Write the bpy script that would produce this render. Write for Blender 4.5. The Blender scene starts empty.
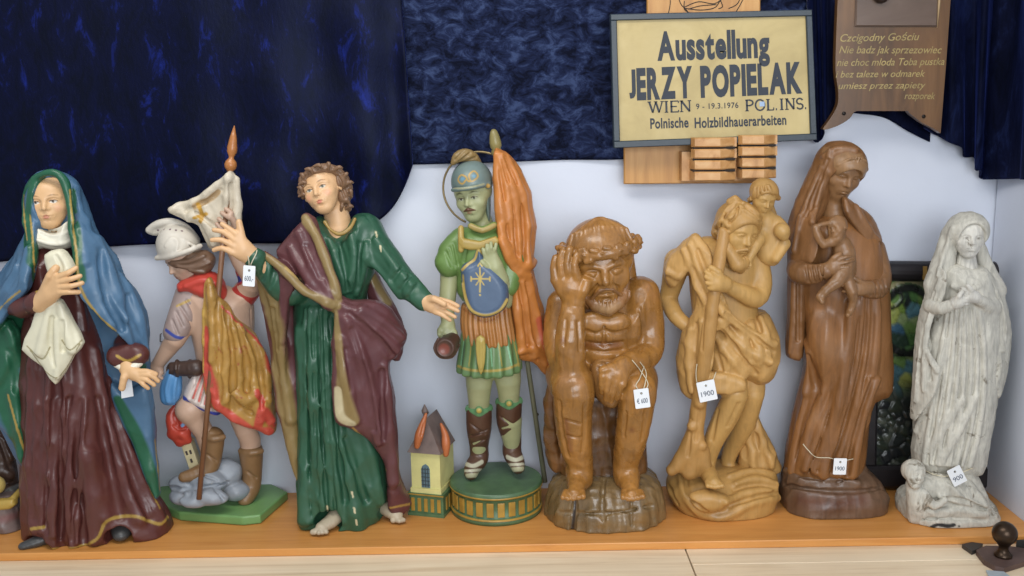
import bpy, math, random
import numpy as np
from mathutils import Vector, Matrix
SC = bpy.context.scene
C = SC.collection
# ---------------------------------------------------------------- camera
CAM = np.array([0.0, -2.335, 1.0]); FPX = 1000.0
PITCH = math.radians(10.5); ROLL = math.radians(1.0)
fw = np.array([0, math.cos(PITCH), -math.sin(PITCH)])
r0 = np.array([1.0, 0, 0]); u0 = np.cross(r0, fw)
RT = r0*math.cos(ROLL) - u0*math.sin(ROLL)
UP = r0*math.sin(ROLL) + u0*math.cos(ROLL)
cd = bpy.data.cameras.new('camera'); cam = bpy.data.objects.new('camera', cd); C.objects.link(cam)
cd.sensor_width = 36.0; cd.lens = FPX/1024*36.0; cd.clip_start = 0.05
M = Matrix(((RT[0], UP[0], -fw[0], CAM[0]), (RT[1], UP[1], -fw[1], CAM[1]), (RT[2], UP[2], -fw[2], CAM[2]), (0, 0, 0, 1)))
cam.matrix_world = M
SC.camera = cam
# ---------------------------------------------------------------- light and exposure
SC.view_settings.view_transform = 'Standard'; SC.view_settings.look = 'None'
SC.view_settings.gamma = 1.0; SC.view_settings.use_curve_mapping = False
SC.view_settings.exposure = -0.24
w = bpy.data.worlds.new('world'); SC.world = w; w.use_nodes = True
w.node_tree.nodes['Background'].inputs[0].default_value = (0.84, 0.91, 1.0, 1)
w.node_tree.nodes['Background'].inputs[1].default_value = 0.62
def area(name, loc, target, sx, sy, power, col):
    l = bpy.data.lights.new(name, 'AREA'); l.shape = 'RECTANGLE'; l.size = sx; l.size_y = sy
    l.energy = power; l.color = col
    o = bpy.data.objects.new(name, l); C.objects.link(o); o.location = loc
    o.rotation_euler = (Vector(target)-Vector(loc)).to_track_quat('-Z', 'Y').to_euler()
    return o
area('ceiling_lamp_light', (-0.5, -1.25, 2.35), (0.0, 0.0, 0.3), 1.9, 0.5, 36, (1.0, 0.97, 0.92))
area('front_fill_light', (0.6, -3.5, 1.25), (0.0, 0.1, 0.35), 2.2, 1.5, 88, (0.92, 0.96, 1.0))  # added fill light behind the camera, brightens the lower wall and figures
# ---------------------------------------------------------------- pixel -> world
UNIT = 0.00244
def ray(u, v):
    d = fw + RT*((u-512)/FPX) + UP*((288-v)/FPX)
    return d
def P(u, v, Y):
    d = ray(u, v); t = (Y-CAM[1])/d[1]
    return CAM + d*t
def PZ(u, v, z):
    d = ray(u, v); t = (z-CAM[2])/d[2]
    return CAM + d*t
def mmpx(p):
    return float(np.dot(np.asarray(p)-CAM, fw))/FPX
def catmull(pts, n=6, closed=False):
    p = np.asarray(pts, float)
    if len(p) < 3 and not closed:
        return np.array([p[0]+(p[-1]-p[0])*t for t in np.linspace(0, 1, n+1)]) if len(p) == 2 else p
    out = []
    m = len(p); rng = range(m if closed else m-1)
    for i in rng:
        if closed: a, b, c, d = p[i-1], p[i], p[(i+1) % m], p[(i+2) % m]
        else: a, b, c, d = p[max(i-1, 0)], p[i], p[i+1], p[min(i+2, m-1)]
        for t in np.arange(n)/n:
            out.append(0.5*((2*b)+(c-a)*t+(2*a-5*b+4*c-d)*t*t+(3*b-a-3*c+d)*t**3))
    if not closed: out.append(p[-1])
    return np.array(out)
# ---------------------------------------------------------------- objects
def srgb(c):
    c = np.asarray(c, float)/255.0
    return np.where(c <= 0.04045, c/12.92, ((c+0.055)/1.055)**2.4)
def tag(o, label, cat, group=None, kind=None):
    if label: o['label'] = label
    if cat: o['category'] = cat
    if group: o['group'] = group
    if kind: o['kind'] = kind
    return o
def empty(name, loc, label=None, cat=None, group=None):
    o = bpy.data.objects.new(name, None); C.objects.link(o); o.location = loc; o.empty_display_size = 0.05
    bpy.context.view_layer.update()
    return tag(o, label, cat, group)
def link(name, verts, faces, mat, parent=None, smooth=True, cols=None):
    verts = np.asarray(verts, float)
    if parent is not None: verts = verts - np.array(parent_loc(parent))
    me = bpy.data.meshes.new(name)
    if isinstance(faces, np.ndarray) and faces.ndim == 2:
        n, k = faces.shape
        me.vertices.add(len(verts)); me.vertices.foreach_set('co', verts.astype(np.float32).ravel())
        me.loops.add(n*k); me.loops.foreach_set('vertex_index', faces.astype(np.int32).ravel())
        me.polygons.add(n); me.polygons.foreach_set('loop_start', np.arange(0, n*k, k, dtype=np.int32))
        me.update(calc_edges=True)
    else:
        me.from_pydata([tuple(v) for v in verts], [], [tuple(int(i) for i in f) for f in faces])
    if smooth: me.polygons.foreach_set('use_smooth', np.ones(len(me.polygons), bool))
    if cols is not None:
        a = me.color_attributes.new('Col', 'FLOAT_COLOR', 'POINT')
        c4 = np.ones((len(verts), 4), np.float32); c4[:, :3] = cols
        a.data.foreach_set('color', c4.ravel())
    me.validate()
    o = bpy.data.objects.new(name, me); C.objects.link(o)
    if mat is not None: me.materials.append(mat)
    if parent is not None: o.parent = parent
    return o
def parent_loc(p):
    l = np.array(p.location)
    while p.parent is not None:
        p = p.parent; l = l + np.array(p.location)
    return l
class MB:
    def __init__(s): s.v = []; s.f = []
    def add(s, v, f):
        b = len(s.v); s.v += [tuple(x) for x in v]; s.f += [tuple(i+b for i in q) for q in f]
    def box(s, c, h, R=None, bev=0.0):
        c = np.asarray(c, float); h = np.asarray(h, float)
        R = np.eye(3) if R is None else np.asarray(R)
        if bev <= 0:
            v = [c+R@(h*np.array(q)) for q in [(-1,-1,-1),(1,-1,-1),(1,1,-1),(-1,1,-1),(-1,-1,1),(1,-1,1),(1,1,1),(-1,1,1)]]
            s.add(v, [(0,3,2,1),(4,5,6,7),(0,1,5,4),(1,2,6,5),(2,3,7,6),(3,0,4,7)]); return
        bm = __import__('bmesh').new()
        import bmesh
        bmesh.ops.create_cube(bm, size=2.0)
        for q in bm.verts: q.co = Vector(h*np.array(q.co))
        bmesh.ops.bevel(bm, geom=list(bm.edges), offset=bev, segments=2, profile=0.5, affect='EDGES')
        bm.verts.index_update()
        s.add([c+R@np.array(q.co) for q in bm.verts], [[q.index for q in f.verts] for f in bm.faces]); bm.free()
    def tube(s, pts, r, n=10, caps=True):
        pts = np.asarray(pts, float); m = len(pts)
        r = np.full(m, r) if np.isscalar(r) else np.asarray(r)
        T = np.gradient(pts, axis=0); T /= np.linalg.norm(T, axis=1)[:, None]+1e-12
        a = np.cross(T[0], [0.3, 0.5, 0.81]); a /= np.linalg.norm(a)
        V = []
        for i in range(m):
            a = a-T[i]*np.dot(a, T[i]); a /= np.linalg.norm(a)+1e-12; b = np.cross(T[i], a)
            for j in range(n):
                t = 2*math.pi*j/n; V.append(pts[i]+r[i]*(a*math.cos(t)+b*math.sin(t)))
        F = [(i*n+j, i*n+(j+1) % n, (i+1)*n+(j+1) % n, (i+1)*n+j) for i in range(m-1) for j in range(n)]
        if caps: F += [tuple(range(n))[::-1], tuple((m-1)*n+j for j in range(n))]
        s.add(V, F)
    def lathe(s, c, prof, n=32, axis=(0, 0, 1)):
        z = np.asarray(axis, float); z /= np.linalg.norm(z)
        x = np.cross(z, [0, 1, 0.001]); x /= np.linalg.norm(x); y = np.cross(z, x); c = np.asarray(c, float)
        V = [c+z*h+r*(x*math.cos(2*math.pi*j/n)+y*math.sin(2*math.pi*j/n)) for r, h in prof for j in range(n)]
        m = len(prof)
        F = [(i*n+j, i*n+(j+1) % n, (i+1)*n+(j+1) % n, (i+1)*n+j) for i in range(m-1) for j in range(n)]
        F += [tuple(range(n))[::-1], tuple((m-1)*n+j for j in range(n))]
        s.add(V, F)
    def prism(s, poly, ext):
        n = len(poly); e = np.asarray(ext, float)
        V = [np.asarray(p) for p in poly]+[np.asarray(p)+e for p in poly]
        s.add(V, [tuple(range(n))[::-1], tuple(range(n, 2*n))]+[(i, (i+1) % n, n+(i+1) % n, n+i) for i in range(n)])
    def build(s, name, mat, parent=None, smooth=False):
        o = link(name, s.v, s.f, mat, parent, smooth)
        import bmesh
        bm = bmesh.new(); bm.from_mesh(o.data); bmesh.ops.recalc_face_normals(bm, faces=bm.faces); bm.to_mesh(o.data); bm.free()
        return o
# ---------------------------------------------------------------- materials
def newmat(name):
    m = bpy.data.materials.new(name); m.use_nodes = True
    nt = m.node_tree; b = nt.nodes['Principled BSDF']
    return m, nt, b
def nd(nt, t, **kw):
    n = nt.nodes.new(t)
    for k, v in kw.items():
        if k in n.inputs.keys(): n.inputs[k].default_value = v
        else: setattr(n, k, v)
    return n
def ramp(nt, fac, stops):
    r = nt.nodes.new('ShaderNodeValToRGB'); e = r.color_ramp.elements
    while len(e) < len(stops): e.new(0.5)
    for i, (p, c) in enumerate(stops):
        e[i].position = p; e[i].color = (*c, 1) if len(c) == 3 else c
    nt.links.new(fac, r.inputs[0]); return r
def mixc(nt, a, b, fac, mode='MIX'):
    m = nt.nodes.new('ShaderNodeMix'); m.data_type = 'RGBA'; m.blend_type = mode
    for s, x in ((6, a), (7, b)):
        if hasattr(x, 'is_linked') or hasattr(x, 'node'): nt.links.new(x, m.inputs[s])
        else: m.inputs[s].default_value = (*x, 1)
    if hasattr(fac, 'node'): nt.links.new(fac, m.inputs[0])
    else: m.inputs[0].default_value = fac
    return m.outputs[2]
def coords(nt, scale=(1, 1, 1)):
    t = nt.nodes.new('ShaderNodeTexCoord'); mp = nt.nodes.new('ShaderNodeMapping'); mp.inputs['Scale'].default_value = scale
    nt.links.new(t.outputs['Object'], mp.inputs[0]); return mp.outputs[0]
def noise(nt, vec, scale, detail=4, rough=0.55, dist=0.0):
    n = nd(nt, 'ShaderNodeTexNoise'); n.inputs['Scale'].default_value = scale; n.inputs['Detail'].default_value = detail
    n.inputs['Roughness'].default_value = rough; n.inputs['Distortion'].default_value = dist
    nt.links.new(vec, n.inputs['Vector']); return n.outputs[0]
def bump(nt, b, h, strength, dist=0.002):
    bp = nt.nodes.new('ShaderNodeBump'); bp.inputs['Strength'].default_value = strength; bp.inputs['Distance'].default_value = dist
    nt.links.new(h, bp.inputs['Height']); nt.links.new(bp.outputs[0], b.inputs['Normal'])
def plain(name, col, rough=0.5, metal=0.0, var=0.12, nscale=30, bumpv=0.15, spec=0.5):
    m, nt, b = newmat(name); c = tuple(srgb(col)); vec = coords(nt)
    n = noise(nt, vec, nscale)
    r = ramp(nt, n, [(0.3, tuple(np.clip(np.array(c)*(1-var), 0, 1))), (0.7, tuple(np.clip(np.array(c)*(1+var), 0, 1)))])
    nt.links.new(r.outputs[0], b.inputs['Base Color'])
    b.inputs['Roughness'].default_value = rough; b.inputs['Metallic'].default_value = metal
    b.inputs['Specular IOR Level'].default_value = spec
    if bumpv: bump(nt, b, noise(nt, vec, nscale*4), bumpv)
    return m
def carved(name, rough=0.38, grain=0.0, var=0.18, wear=None, wear_amt=0.0, bumpv=0.12, nscale=14, spec=0.5, grain_scale=(60, 60, 5), wscale=38):
    """paint or wood whose own colour is carried by the 'Col' attribute; blotches and grain on top"""
    m, nt, b = newmat(name); vec = coords(nt)
    at = nt.nodes.new('ShaderNodeAttribute'); at.attribute_name = 'Col'
    n = noise(nt, vec, nscale, 5, 0.6)
    r = ramp(nt, n, [(0.25, (1-var,)*3), (0.75, (1+var,)*3)])
    col = mixc(nt, at.outputs['Color'], r.outputs[0], 1.0, 'MULTIPLY')
    fine = noise(nt, vec, 160, 3)
    if grain:
        g = noise(nt, coords(nt, grain_scale), 1.0, 5, 0.6, 1.2)
        gr = ramp(nt, g, [(0.3, (1-grain,)*3), (0.5, (1, 1, 1)), (0.7, (1+grain*0.7,)*3)])
        col = mixc(nt, col, gr.outputs[0], 1.0, 'MULTIPLY')
        ad = nd(nt, 'ShaderNodeMath', operation='ADD'); nt.links.new(g, ad.inputs[0]); nt.links.new(fine, ad.inputs[1]); fine = ad.outputs[0]
    if wear is not None:
        wn = noise(nt, vec, wscale, 6, 0.7, 0.5)
        wr = ramp(nt, wn, [(0.60-wear_amt, (0, 0, 0)), (0.66-wear_amt, (1, 1, 1))])
        col = mixc(nt, col, tuple(srgb(wear)), wr.outputs[0])
    nt.links.new(col, b.inputs['Base Color'])
    rr = ramp(nt, n, [(0.3, (rough*0.8,)*3), (0.7, (min(1, rough*1.25),)*3)])
    nt.links.new(rr.outputs[0], b.inputs['Roughness'])
    b.inputs['Specular IOR Level'].default_value = spec
    if bumpv: bump(nt, b, fine, bumpv, 0.0015)
    return m
# ---------------------------------------------------------------- sculpting: signed distances -> one mesh per part
def smin(a, b, k):
    if k <= 0: return np.minimum(a, b)
    h = np.maximum(k-np.abs(a-b), 0)/k
    return np.minimum(a, b)-h*h*k*0.25
def smax(a, b, k): return -smin(-a, -b, k)
class Frame:
    """local axes at a world point: x = its left (viewer's right when facing us), y = forward (towards us), z = up"""
    def __init__(s, c, size, yaw=0, pitch=0, roll=0):
        s.c = np.asarray(c, float); s.s = size
        y, p, r = map(math.radians, (yaw, -pitch, roll))
        Rz = np.array([[math.cos(y), -math.sin(y), 0], [math.sin(y), math.cos(y), 0], [0, 0, 1]])
        Rx = np.array([[1, 0, 0], [0, math.cos(p), -math.sin(p)], [0, math.sin(p), math.cos(p)]])
        Ry = np.array([[math.cos(r), 0, math.sin(r)], [0, 1, 0], [-math.sin(r), 0, math.cos(r)]])
        B = np.diag([1.0, -1.0, 1.0])           # local forward is world -Y
        s.R = Rz @ Ry @ Rx @ B                  # yaw>0 turns the face to the viewer's right, pitch>0 lifts it, roll>0 tips the crown right
    def __call__(s, x, y, z): return s.c + s.R @ (np.array([x, y, z], float)*s.s)
class Sdf:
    def __init__(s, Yb, col=(200, 180, 160)):
        s.Yb = Yb; s.ops = []; s.paints = []; s.col = srgb(col); s.floor = 0.0006; s.rough = None
    # --- pixel helpers
    def W(s, u, v, d=0): return P(u, v, s.Yb-d*UNIT)
    def _add(s, f, lo, hi, mode, k): s.ops.append((f, np.asarray(lo), np.asarray(hi), mode, k)); return s
    def chainw(s, pts, rad, k=0.004, mode='+', sq=(1, 1, 1)):
        p = np.asarray(pts, float); r = np.asarray(rad, float); q = np.asarray(sq, float)
        def f(X):
            best = None
            for i in range(max(1, len(p)-1)):
                a = p[i]; b = p[min(i+1, len(p)-1)]; ra = r[i]; rb = r[min(i+1, len(p)-1)]
                ab = (b-a)/q; XA = (X-a)/q; L = ab@ab
                t = np.clip(XA@ab/L, 0, 1) if L > 1e-12 else np.zeros(len(X))
                dd = np.linalg.norm(XA-t[:, None]*ab, axis=1)-(ra+(rb-ra)*t)
                best = dd if best is None else np.minimum(best, dd)
            return best*q.min() if q.min() < 1 else best
        R = r.max()*q.max()
        return s._add(f, p.min(0)-R, p.max(0)+R, mode, k)
    def chain(s, pts, k=3, mode='+', n=0, sq=(1, 1, 1)):
        """pts: (u, v, d, r) in photo pixels"""
        a = np.asarray(pts, float)
        if n: a = catmull(a, n)
        w = [s.W(*q[:3]) for q in a]; r = [q[3]*mmpx(x) for q, x in zip(a, w)]
        return s.chainw(w, r, k*UNIT, mode, sq)
    def ellw(s, c, rad, R=None, k=0.004, mode='+'):
        c = np.asarray(c, float); rad = np.asarray(rad, float); R = np.eye(3) if R is None else R
        def f(X):
            L = (X-c)@R
            k0 = np.linalg.norm(L/rad, axis=1); k1 = np.linalg.norm(L/rad**2, axis=1)
            return np.where(k0 > 1e-6, k0*(k0-1)/np.maximum(k1, 1e-9), -rad.min())
        ext = np.abs(R)@rad
        return s._add(f, c-ext, c+ext, mode, k)
    def ball(s, u, v, d, ru, rv, rd, rot=0, k=3, mode='+'):
        c = s.W(u, v, d); m = mmpx(c); t = math.radians(rot)
        R = np.array([[math.cos(t), 0, math.sin(t)], [0, 1, 0], [-math.sin(t), 0, math.cos(t)]])
        return s.ellw(c, np.array([ru, rd, rv])*m, R, k*UNIT, mode)
    def loft(s, rows, k=3, mode='+', e=2.0, folds=(), cap=4):
        """rows: (v, uL, uR, dF, dB); folds: (n, amp_top, amp_bot, phase, twist)"""
        a = catmull(np.asarray(rows, float), 6)
        tab = []
        for v, ul, ur, df, db in a:
            dc = (df+db)/2; L = s.W(ul, v, dc); R = s.W(ur, v, dc)
            tab.append(((L[2]+R[2])/2, (L[0]+R[0])/2, L[1], (R[0]-L[0])/2, (df-db)/2*UNIT))
        tab = np.array(sorted(tab)); z0, z1 = tab[0, 0], tab[-1, 0]
        m = UNIT
        def f(X):
            z = X[:, 2]; g = [np.interp(z, tab[:, 0], tab[:, j]) for j in (1, 2, 3, 4)]
            x = X[:, 0]-g[0]; y = X[:, 1]-g[1]
            rho = (np.abs(x/g[2])**e+np.abs(y/g[3])**e)**(1/e); l = np.hypot(x, y)
            d = np.where(rho > 0.05, l*(1-1/np.maximum(rho, 0.05)), -np.minimum(g[2], g[3]))
            if folds:
                th = np.arctan2(x/g[2], -y/g[3]); t = (z1-z)/(z1-z0)
                for n, a0, a1, ph, tw in folds:
                    w = np.cos(n*th+ph+tw*t)
                    d = d-(a0+(a1-a0)*t)*m*w*np.clip(rho*1.5, 0, 1)
            return smax(d, np.maximum(z-z1, z0-z), cap*m)
        A = max(abs(q[1])+abs(q[2]) for q in folds)*m if folds else 0
        lo = np.array([(tab[:, 1]-tab[:, 3]).min()-A, (tab[:, 2]-tab[:, 4]).min()-A, z0]); hi = np.array([(tab[:, 1]+tab[:, 3]).max()+A, (tab[:, 2]+tab[:, 4]).max()+A, z1])
        return s._add(f, lo, hi, mode, k*UNIT)
    def puff(s, poly, d=0, T=8, w=12, k=3, mode='+', smooth=4, plane=None, Tb=None, tmin=0.0):
        """outline (u, v) swelling to half thickness T over an edge of w pixels, centred at depth d (or at per-vertex (u, v, d))"""
        a = np.asarray(poly, float)
        if a.shape[1] == 3: dv = a[:, 2]
        else: dv = np.full(len(a), float(d))
        if smooth: 
            a3 = catmull(np.column_stack([a[:, :2], dv]), smooth, True)
        else: a3 = np.column_stack([a[:, :2], dv])
        w3 = np.array([s.W(*q) for q in a3]); m = np.mean([mmpx(q) for q in w3])
        A = np.column_stack([w3[:, 0], w3[:, 2], np.ones(len(w3))])
        if np.ptp(dv) > 0 and len(a) >= 5:
            xm, zm = w3[:, 0].mean(), w3[:, 2].mean()
            Q = lambda x, z: np.column_stack([x-xm, z-zm, np.ones_like(x), (x-xm)**2, (x-xm)*(z-zm), (z-zm)**2])
            B = Q(w3[:, 0], w3[:, 2]); lam = np.diag([1e-9, 1e-9, 1e-9, 2e-3, 2e-3, 2e-3])
            co = np.linalg.solve(B.T@B+lam, B.T@w3[:, 1])
        else:
            xm = zm = 0
            Q = lambda x, z: np.column_stack([x, z, np.ones_like(x)])
            co = np.linalg.lstsq(A, w3[:, 1], rcond=None)[0] if np.ptp(dv) > 0 else np.array([0, 0, w3[:, 1].mean()])
        p2 = w3[:, [0, 2]]; q2 = np.roll(p2, -1, 0); T = T*m; w = w*m; Tb = T if Tb is None else Tb*m; tm = tmin*m
        lo2, hi2 = p2.min(0), p2.max(0)
        def f(X):
            x = X[:, [0, 2]]; best = np.full(len(X), 1e9); ins = np.zeros(len(X), bool)
            for a_, b_ in zip(p2, q2):
                e = b_-a_; L = e@e
                if L < 1e-14: continue
                r = x-a_; t = np.clip(r@e/L, 0, 1); q = r-t[:, None]*e
                best = np.minimum(best, (q*q).sum(1))
                if a_[1] != b_[1]:
                    c = ((a_[1] > x[:, 1]) != (b_[1] > x[:, 1])) & (x[:, 0] < e[0]*(x[:, 1]-a_[1])/e[1]+a_[0]); ins ^= c
            best = np.sqrt(best)
            y = X[:, 1]-Q(np.clip(X[:, 0], lo2[0], hi2[0]), np.clip(X[:, 2], lo2[1], hi2[1]))@co
            Ts = np.where(y < 0, T, Tb)
            sI = np.clip(best/w, 0, 1); H = tm+(Ts-tm)*np.sqrt(np.maximum(1-(1-sI)**2, 0))
            din = np.maximum((np.abs(y)-H), -best)
            din = np.where(np.abs(y) > H, (np.abs(y)-H)*np.where(sI < 1, 0.35+0.65*sI, 1), np.maximum(np.abs(y)-H, -best))
            dout = np.hypot(best, np.maximum(np.abs(y)-tm, 0))
            return np.where(ins, din, dout)
        ys = Q(p2[:, 0], p2[:, 1])@co; gx = np.linspace(lo2[0], hi2[0], 9); gz = np.linspace(lo2[1], hi2[1], 9)
        GX, GZ = [g.ravel() for g in np.meshgrid(gx, gz)]; ys = np.concatenate([ys, Q(GX, GZ)@co])
        return s._add(f, (lo2[0], ys.min()-max(T, tm), lo2[1]), (hi2[0], ys.max()+max(Tb, tm), hi2[1]), mode, k*UNIT)
    def boxw(s, c, h, R=None, rnd=0.002, k=0.0, mode='+'):
        c = np.asarray(c, float); h = np.asarray(h, float); R = np.eye(3) if R is None else np.asarray(R)
        def f(X):
            q = np.abs((X-c)@R)-(h-rnd)
            return np.linalg.norm(np.maximum(q, 0), axis=1)+np.minimum(q.max(1), 0)-rnd
        ext = np.abs(R)@h
        return s._add(f, c-ext, c+ext, mode, k)
    # --- evaluation
    def eval(s, X, band=0.05):
        d = np.full(len(X), 1.0)
        for f, lo, hi, mode, k in s.ops:
            e = band+k
            idx = np.nonzero(np.all((X > lo-e) & (X < hi+e), axis=1))[0]
            if not len(idx): continue
            v = f(X[idx]); c = d[idx]
            d[idx] = smin(c, v, k) if mode == '+' else smax(c, -v, k)
        if s.rough is not None:
            m = np.abs(d) < 0.03
            if m.any(): d[m] += s.rough[2]*s.rough[3]*(np.abs(np.sin(X[m]@(s.rough[0]*.6).T+s.rough[1]))-.637).sum(1)
        return np.maximum(d, s.floor-X[:, 2])
    def hit(s, u, v, lo=-140, hi=140, n=160, skip=False):
        """first surface met along the view ray"""
        Ys = s.Yb-np.linspace(hi, lo, n)*UNIT; dr = ray(u, v); t = (Ys-CAM[1])/dr[1]
        X = CAM+t[:, None]*dr; d = s.eval(X, 0.03)
        neg = np.nonzero(d < 0)[0]
        if len(neg):
            i = neg[0]
            if i == 0: return X[0]
            a = d[i-1]/(d[i-1]-d[i]); return X[i-1]+(X[i]-X[i-1])*a
        return X[int(np.argmin(d))]
    def project(s, pts, n=5, lift=0.0):
        a = catmull(np.asarray(pts, float), n) if len(pts) > 1 else np.asarray(pts, float)
        w = []
        for q in a:
            h = s.hit(q[0], q[1]); dr = ray(q[0], q[1]); dr = dr/np.linalg.norm(dr)
            w.append(h-dr*lift*UNIT)
        return np.array(w), a
    def stroke(s, pts, lift=0.0, k=4, mode='+', n=4):
        """a fold or groove laid on the surface: pts (u, v, r)"""
        w, a = s.project(pts, n, lift)
        if len(w) > 4:
            for _ in range(2): w[1:-1] = (w[:-2]+2*w[1:-1]+w[2:])/4
        r = np.array([q[2]*mmpx(x) for q, x in zip(a, w)])
        if mode == '+':
            dv = w-CAM; w = w+dv/np.linalg.norm(dv, axis=1)[:, None]*(r*0.42)[:, None]
        else:
            dv = w-CAM; w = w+dv/np.linalg.norm(dv, axis=1)[:, None]*(r*0.35)[:, None]
        return s.chainw(w, r, k*UNIT, mode)
    def folds(s, A, B, n, r=4, g=2.2, k=4, kg=2.5, lift=1, jit=.25, seed=1, taper=.6):
        """n ridges with grooves between, running from polyline A across to polyline B (points (u, v))"""
        rr = random.Random(seed); A = np.asarray(A, float); B = np.asarray(B, float); m = len(A)
        for i in range(2*n-1):
            t = (i/2+.5+rr.uniform(-jit, jit)*.5)/n; q = A+(B-A)*t
            prof = taper+(1-taper)*np.linspace(0, 1, m)
            if i % 2 == 0:
                R = r*rr.uniform(.75, 1.25)*prof; s.stroke(np.column_stack([q, R]), lift=lift, k=k)
            else:
                R = g*rr.uniform(.8, 1.2)*prof; s.stroke(np.column_stack([q, R]), lift=.6, k=kg, mode='-')
        return s
    def chisel(s, amp=.8, wl=28, seed=2, sharp=1.9, vert=.45):
        """hand-carved unevenness of the whole surface, in pixels"""
        rr = np.random.RandomState(seed); K = rr.normal(size=(7, 3)); K[:, 2] *= vert; K *= (2*math.pi/(wl*UNIT)*rr.uniform(.7, 1.6, 7)/np.linalg.norm(K, axis=1))[:, None]
        s.rough = (K, rr.uniform(0, 6.28, 7), amp*UNIT/2.2, sharp); return s
    def strokes(s, lst, **kw):
        for q in lst: s.stroke(q, **kw)
        return s
    def paint(s, pts, col, n=5, soft=0.35):
        """painted line on the surface: pts (u, v, r)"""
        w, a = s.project(pts, n); r = np.array([q[2]*mmpx(x) for q, x in zip(a, w)])
        s.paints.append((w, r, srgb(col), soft)); return s
    def paint3(s, pts, rad, col, soft=0.35):
        s.paints.append((np.asarray(pts, float).reshape(-1, 3), np.asarray(rad, float).ravel(), srgb(col), soft)); return s
    def region(s, fn): s.paints.append(fn); return s
    # --- meshing (sparse surface nets)
    def mesh(s, h):
        lo = np.min([o[1]-o[4] for o in s.ops if o[3] == '+'], 0)-3*h; hi = np.max([o[2]+o[4] for o in s.ops if o[3] == '+'], 0)+3*h
        B = 4; nb = np.ceil((hi-lo)/(B*h)).astype(int)+1
        bi = np.stack(np.meshgrid(*[np.arange(n) for n in nb], indexing='ij'), -1).reshape(-1, 3)
        cen = lo+(bi*B+(B-1)/2)*h
        dc = s.eval(cen, band=B*h*2.2)
        act = np.abs(dc) < B*h*1.9
        D = np.repeat(np.repeat(np.repeat(np.where(dc < 0, -1., 1.).reshape(nb).astype(np.float32), B, 0), B, 1), B, 2)
        off = np.stack(np.meshgrid(*[np.arange(B)]*3, indexing='ij'), -1).reshape(-1, 3)
        ab = bi[act]; nodes = (ab[:, None, :]*B+off[None]).reshape(-1, 3)
        X = lo+nodes*h; d = np.empty(len(X))
        for i in range(0, len(X), 400000): d[i:i+400000] = s.eval(X[i:i+400000], band=3*h)
        D[nodes[:, 0], nodes[:, 1], nodes[:, 2]] = d
        S = D < 0; n = np.array(D.shape)
        cnt = np.zeros(n-1, np.int8)
        for ox in (0, 1):
            for oy in (0, 1):
                for oz in (0, 1): cnt += S[ox:n[0]-1+ox, oy:n[1]-1+oy, oz:n[2]-1+oz]
        cells = np.argwhere((cnt > 0) & (cnt < 8))
        vid = np.full(n-1, -1, np.int32); vid[cells[:, 0], cells[:, 1], cells[:, 2]] = np.arange(len(cells))
        acc = np.zeros((len(cells), 3)); num = np.zeros(len(cells))
        co = [(x, y, z) for x in (0, 1) for y in (0, 1) for z in (0, 1)]
        val = {c: D[cells[:, 0]+c[0], cells[:, 1]+c[1], cells[:, 2]+c[2]].astype(float) for c in co}
        for a in co:
            for ax in range(3):
                if a[ax]: continue
                b = list(a); b[ax] = 1; b = tuple(b); va, vb = val[a], val[b]
                m = (va < 0) != (vb < 0); t = np.where(m, va/np.where(m, va-vb, 1), 0)
                pt = np.tile(np.array(a, float), (len(cells), 1)); pt[:, ax] = t
                acc[m] += pt[m]; num[m] += 1
        V = lo+(cells+acc/num[:, None])*h
        F = []
        for ax in range(3):
            o1, o2 = [(1, 2), (2, 0), (0, 1)][ax]
            sl = [slice(None)]*3; sl2 = [slice(None)]*3; sl[ax] = slice(0, n[ax]-1); sl2[ax] = slice(1, n[ax])
            A = S[tuple(sl)]; Bq = S[tuple(sl2)]
            e = np.argwhere(A != Bq); e = e[(e[:, o1] > 0) & (e[:, o2] > 0) & (e[:, o1] < n[o1]-1) & (e[:, o2] < n[o2]-1)]
            ins = A[e[:, 0], e[:, 1], e[:, 2]]
            def idx(a1, a2):
                q = e.copy(); q[:, o1] -= a1; q[:, o2] -= a2; return vid[q[:, 0], q[:, 1], q[:, 2]]
            q = np.column_stack([idx(1, 1), idx(0, 1), idx(0, 0), idx(1, 0)])
            q[~ins] = q[~ins][:, ::-1]; F.append(q)
        F = np.concatenate(F); F = F[(F >= 0).all(1)]
        # relax a little
        for _ in range(1):
            sm = np.zeros_like(V); ct = np.zeros(len(V))
            for i in range(4):
                a, b = F[:, i], F[:, (i+1) % 4]
                for j in range(3):
                    sm[:, j] += np.bincount(a, V[b, j], len(V))+np.bincount(b, V[a, j], len(V))
                ct += np.bincount(a, minlength=len(V))+np.bincount(b, minlength=len(V))
            V = 0.6*V+0.4*sm/np.maximum(ct, 1)[:, None]
        return V, F
    def colour(s, V):
        c = np.tile(s.col, (len(V), 1))
        for p in s.paints:
            if callable(p): c = p(V, c); continue
            w, r, col, soft = p
            R = r.max()*1.1
            idx = np.nonzero(np.all((V > w.min(0)-R) & (V < w.max(0)+R), axis=1))[0]
            if not len(idx): continue
            X = V[idx]; best = np.full(len(X), 9.0)
            for i in range(max(1, len(w)-1)):
                a = w[i]; b = w[min(i+1, len(w)-1)]; ab = b-a; L = ab@ab
                t = np.clip((X-a)@ab/L, 0, 1) if L > 1e-14 else np.zeros(len(X))
                best = np.minimum(best, np.linalg.norm(X-a-t[:, None]*ab, axis=1)/(r[i]+(r[min(i+1, len(w)-1)]-r[i])*t))
            m = np.clip((1-best)/soft, 0, 1)[:, None]
            c[idx] = c[idx]*(1-m)+col*m
        return c
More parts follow.
